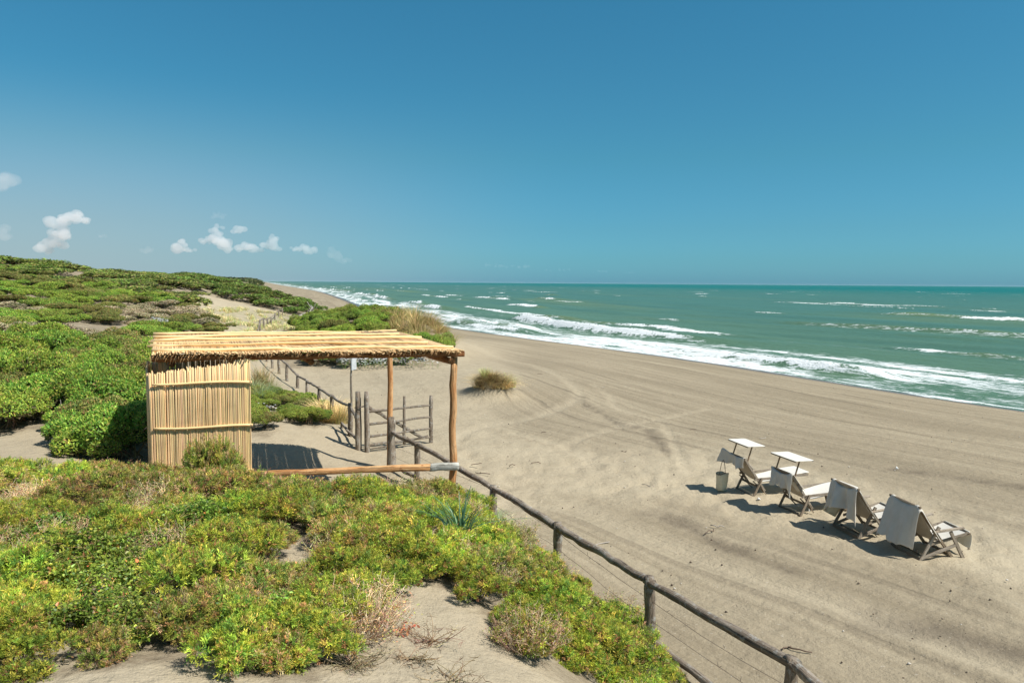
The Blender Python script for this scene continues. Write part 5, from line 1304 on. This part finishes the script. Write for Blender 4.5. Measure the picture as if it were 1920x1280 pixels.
def build_chairs():
    # lounger positions from the feet seen in the photograph
    c1 = (PZ(1384, 911, 0) + PZ(1413, 924, 0)) / 2; c2 = (PZ(1466, 946, 0) + PZ(1500, 957, 0)) / 2
    c3 = (PZ(1564, 981, 0) + PZ(1612, 1003, 0)) / 2; c4 = (PZ(1672, 1018, 0) + PZ(1729, 1044, 0)) / 2
    g_ = lambda c_: (c_[0], c_[1], gz(c_[0], c_[1]) - .01)
    h1, h2, h3, h4 = R(14), R(16), R(12), R(8)
    make_lounger(g_(c1), h1, 'canopied sun lounger farthest from the camera, beside the hanging basket bag', 1)
    make_lounger(g_(c2), h2, 'canopied sun lounger second in the row, next to the deck chair with the flat bag', 2)
    make_deckchair(g_(c3), h3, 'wooden deck chair under a folded towel with a flat beige bag at its side', 3)
    make_deckchair(g_(c4), h4, 'wooden deck chair nearest the camera, its armrest and foot flap in full view', 4)
    lp = [(.0, .52), (-.12, .66), (-.20, .775), (-.235, .775), (-.25, .66), (-.262, .56)]
    def blow(P, v, q, top):       # far end lifted and trailing in the wind
        f = sst(.35, 1, v); P[:, :, 1] += f * .10; P[:, :, 0] -= f * .07; P[:, :, 2] += f * .05 * np.sin(np.linspace(0, 3, P.shape[0]))[:, None]
        return P
    drape('towel', g_(c1), h1, lp, .30, .32, 'small towel blown over the head of the farthest lounger', 11, .03, .04, .04, blow)
    lp2 = [(.02, .47), (-.12, .66), (-.20, .775), (-.235, .775), (-.262, .62), (-.275, .50)]
    def low(P, v, q, top):
        f = sst(-.3, -1, v) ; k = np.zeros((P.shape[0], 1)); k[top:, 0] = np.linspace(0, 1, P.shape[0] - top); P[:, :, 2] -= f * k * .14; P[:, :, 1] -= f * k * .04
        return P
    drape('towel', g_(c2), h2, lp2, .31, .33, 'grey-beige towel over the head of the second lounger, one corner hanging low', 12, .0, .07, .045, low)
    lp3 = [(.26, .44), (.10, .64), (-.03, .83), (-.085, .845), (-.13, .64), (-.16, .45), (-.17, .36)]
    def arch(P, v, q, top):       # near side hangs down in a long corner, the hem arches up between the corners
        f = sst(-.35, -1, v); k = np.zeros((P.shape[0], 1)); k[top:, 0] = np.linspace(0, 1, P.shape[0] - top)
        P[:, :, 2] += k * (.10 * np.cos(v * 1.5) ** 2 - .10 * f - .07 * sst(.6, 1, v)); P[:, :, 0] += f * k * .05 - k * .05 * np.exp(-((v - .1) / .35) ** 2)
        kf = np.zeros((P.shape[0], 1)); kf[:top, 0] = np.linspace(1, 0, top); P[:, :, 1] -= f * (kf ** .7) * .10; P[:, :, 2] -= f * (kf ** .6) * .15
        return P
    def wind(P, v, q, top):
        k = np.zeros((P.shape[0], 1)); k[top:, 0] = np.linspace(0, 1, P.shape[0] - top)
        P[:, :, 0] -= k ** 1.5 * (.07 + .05 * np.sin(v * 2.4 + .6)); P[:, :, 2] -= k * (.05 * sst(0, -1, v) + .02 * sst(.3, 1, v)); P[:, :, 1] -= k * .03
        kf = np.zeros((P.shape[0], 1)); kf[:top, 0] = np.linspace(1, 0, top); f = sst(-.55, -1, v); P[:, :, 1] -= f * (kf ** .7) * .06; P[:, :, 2] -= f * (kf ** .6) * .12
        return P
    drape('towel', g_(c3), h3, lp3, .33, .40, 'wide towel with deep folds draped over the deck chair with the flat bag', 13, .0, .085, .062, arch)
    lp4 = [(.28, .42), (.10, .64), (-.03, .83), (-.085, .845), (-.14, .62), (-.18, .40), (-.20, .24)]
    drape('towel', g_(c4), h4, lp4, .36, .34, 'large grey towel hanging far down the back of the nearest deck chair', 14, .0, .05, .026, wind)
    # bags
    b1 = PZ(1357, 914, 0); make_bag((b1[0] - .06, b1[1] - .05, gz(b1[0], b1[1]) + .03), R(35), .25, .33, .16, (0, R(3)), .26, 'basket bag with long thin handles hanging beside the farthest lounger', 1)
    b3 = PY(1556, 978, 12.55); make_bag((b3[0] - .02, b3[1], .10), R(-25), .27, .33, .09, (0, R(24)), 0, 'flat beige bag hanging tilted from the deck chair with the folded towel', 2)
    # ring dangling under lounger two
    w = PZ(1518, 954, .02); m = MB(); m.tube([(w[0] + .0, w[1] + .026 * math.cos(a), gz(w[0], w[1]) + .06 + .038 * math.sin(a)) for a in np.linspace(0, 2 * math.pi, 15)], .007, 6, (1, 1, 1), False)
    tag(m.build('pull_ring', MWH, None), 'small white ring on a cord under the foot of the second lounger', 'ring')
    # white pebble-like scraps on the sand
    for (px, py, lb) in [(1423, 932, 'white crumpled scrap on the sand before the second lounger'), (1682, 872, 'tiny white scrap alone on the sand beyond the deck chairs')]:
        w = PZ(px, py, 0); m = MB(); rr = np.random.default_rng(int(px)); m.tube([(-.03, 0, .01), (0, .01, .03), (.03, 0, .012)], [.008, .03, .012], 7, (1, 1, 1), True, .6)
        o = m.build('paper_scrap', MWH, None); o.location = (w[0], w[1], gz(w[0], w[1])); tag(o, lb, 'scrap')
    leaf = PY(742, 1137, 5.35); m = MB(); m.tube([(-.03, 0, .012), (0, .012, .02), (.045, 0, .01)], [.004, .02, .003], 6, (1, 1, 1), True, .2)
    t = NT('orange_leaf'); mo = t.fin(t.bsdf((.55, .24, .06), .7).outputs[0]); o = m.build('dry_leaf', mo, None); o.scale = (1, 1, .5); o.location = (leaf[0], leaf[1], gz(leaf[0], leaf[1])); tag(o, 'single orange dry leaf on the bare foreground sand', 'leaf')

# ------------------------------------------------------------------ clouds
def build_clouds():
    t = NT('cloud'); vol = t.n('ShaderNodeVolumePrincipled'); vol.inputs['Color'].default_value = (.97, .97, .98, 1); vol.inputs['Density'].default_value = CLOUD_D; vol.inputs['Anisotropy'].default_value = .0
    t.l(vol.outputs[0], t.out.inputs['Volume'])
    t2 = NT('cloud_thin'); v2 = t2.n('ShaderNodeVolumePrincipled'); v2.inputs['Color'].default_value = (.97, .97, .98, 1); v2.inputs['Density'].default_value = CLOUD_D * .22; t2.l(v2.outputs[0], t2.out.inputs['Volume'])
    tx = bpy.data.textures.new('puff', 'CLOUDS'); tx.noise_scale = 60; tx.noise_depth = 3
    D = 9000.0; s = D / F
    CL = [
     ('tall cloud at the far left, its top leaning right', 0, [(102, 420, 18, 10), (120, 410, 14, 7), (142, 408, 20, 8), (158, 414, 12, 5), (108, 440, 22, 9), (95, 458, 15, 9), (90, 466, 10, 6), (118, 446, 12, 6)]),
     ('small cloud right of the tall left one', 0, [(335, 464, 12, 7), (345, 458, 8, 8), (354, 468, 10, 4)]),
     ('towering white cloud left of centre', 0, [(404, 440, 11, 12), (408, 430, 7, 10), (392, 452, 14, 5), (415, 455, 16, 9), (425, 466, 10, 6)]),
     ('small round cloud beside the towering one', 0, [(440, 434, 6, 4), (448, 429, 9, 6)]),
     ('low flat cloud below the towering one', 0, [(450, 464, 12, 5), (465, 462, 16, 6), (480, 466, 10, 5)]),
     ('upright little cloud in the middle of the row', 0, [(508, 458, 10, 6), (513, 450, 8, 9), (516, 464, 10, 5)]),
     ('flat cloud third from the right of the row', 0, [(555, 467, 12, 4), (570, 464, 12, 6), (583, 470, 12, 6)]),
     ('cloud fading out at the right end of the row', 1, [(622, 470, 8, 8), (632, 480, 14, 7), (645, 488, 14, 5)]),
     ('faint cloud at the left picture edge', 1, [(8, 338, 22, 13), (-12, 345, 20, 14)]),
     ('faint low cloud at the left picture edge', 1, [(2, 438, 16, 8), (-15, 440, 20, 9)]),
     ('faint wisp above the towering cloud', 1, [(412, 403, 13, 4), (404, 406, 8, 3)]),
     ('tiny cloud dot left of centre', 1, [(275, 468, 7, 4)]),
     ('tiny cloud puff right of the tall left one', 1, [(191, 443, 8, 3)]),
     ('faint low cloud over the sea right of the roof', 1, [(940, 498, 14, 3), (915, 497, 8, 2.5), (985, 500, 14, 3), (962, 499, 8, 2)]),
     ('fainter streak of cloud low over the open sea', 1, [(1050, 506, 20, 2), (1130, 509, 24, 2), (1180, 511, 20, 1.6)]),
    ]
    for lb, thin, blobs in CL:
        c0 = PY(blobs[0][0], blobs[0][1], D); V = []; Fc = []
        rr = np.random.default_rng(len(lb) * 7)
        ico = bpy.data.meshes.new('tmp'); import bmesh
        bm = bmesh.new(); bmesh.ops.create_icosphere(bm, subdivisions=2, radius=1); iv = np.array([v.co[:] for v in bm.verts]); jf = [[v.index for v in f.verts] for f in bm.faces]; bm.free(); bpy.data.meshes.remove(ico)
        for (a, b_, rx, ry) in blobs:
            for k in range(11):
                q = PY(a + rr.normal(0, rx * .5), b_ + rr.normal(0, ry * .42), D) - c0; q[1] = rr.normal(0, rx * s * .5)
                r_ = s * min(rx, ry * 1.6) * rr.uniform(.40, .80); n0 = sum(len(x) for x in V)
                V.append(iv * r_ * np.array([1.1, 1.1, .85]) + q); Fc += [tuple(i + n0 for i in f) for f in jf]
        me = new_mesh('cloud', np.concatenate(V), Fc, t2.m if thin else t.m, True)
        o = link('cloud', me); o.location = c0
        md = o.modifiers.new('fuse', 'REMESH'); md.mode = 'VOXEL'; md.voxel_size = max(4.5, s * .8)
        md = o.modifiers.new('puff', 'DISPLACE'); md.texture = tx; md.strength = 22 if not thin else 14; md.mid_level = .5
        setting(o, lb, 'cloud', 'structure')

def build_haze():
    zt = 9.5; t = NT('haze'); v = t.n('ShaderNodeVolumePrincipled'); v.inputs['Color'].default_value = (.86, .93, 1, 1); v.inputs['Density'].default_value = HAZE_D; t.l(v.outputs[0], t.out.inputs['Volume'])
    x0, x1, y0, y1, z0, z1 = -30500, 30500, -60, 20600, -7, zt
    V = [(x, y, z) for x in (x0, x1) for y in (y0, y1) for z in (z0, z1)]
    Fc = [(0, 1, 3, 2), (4, 6, 7, 5), (0, 4, 5, 1), (2, 3, 7, 6), (0, 2, 6, 4), (1, 5, 7, 3)]
    o = link('haze', new_mesh('haze', V, Fc, t.m, False)); setting(o, 'thin pale sea haze lying over the coast', 'haze', 'stuff')
build_ground()
build_sea()
build_plants()
build_debris()
build_fence()
build_shelter()
build_chairs()
build_clouds()
if HAZE_D: build_haze()
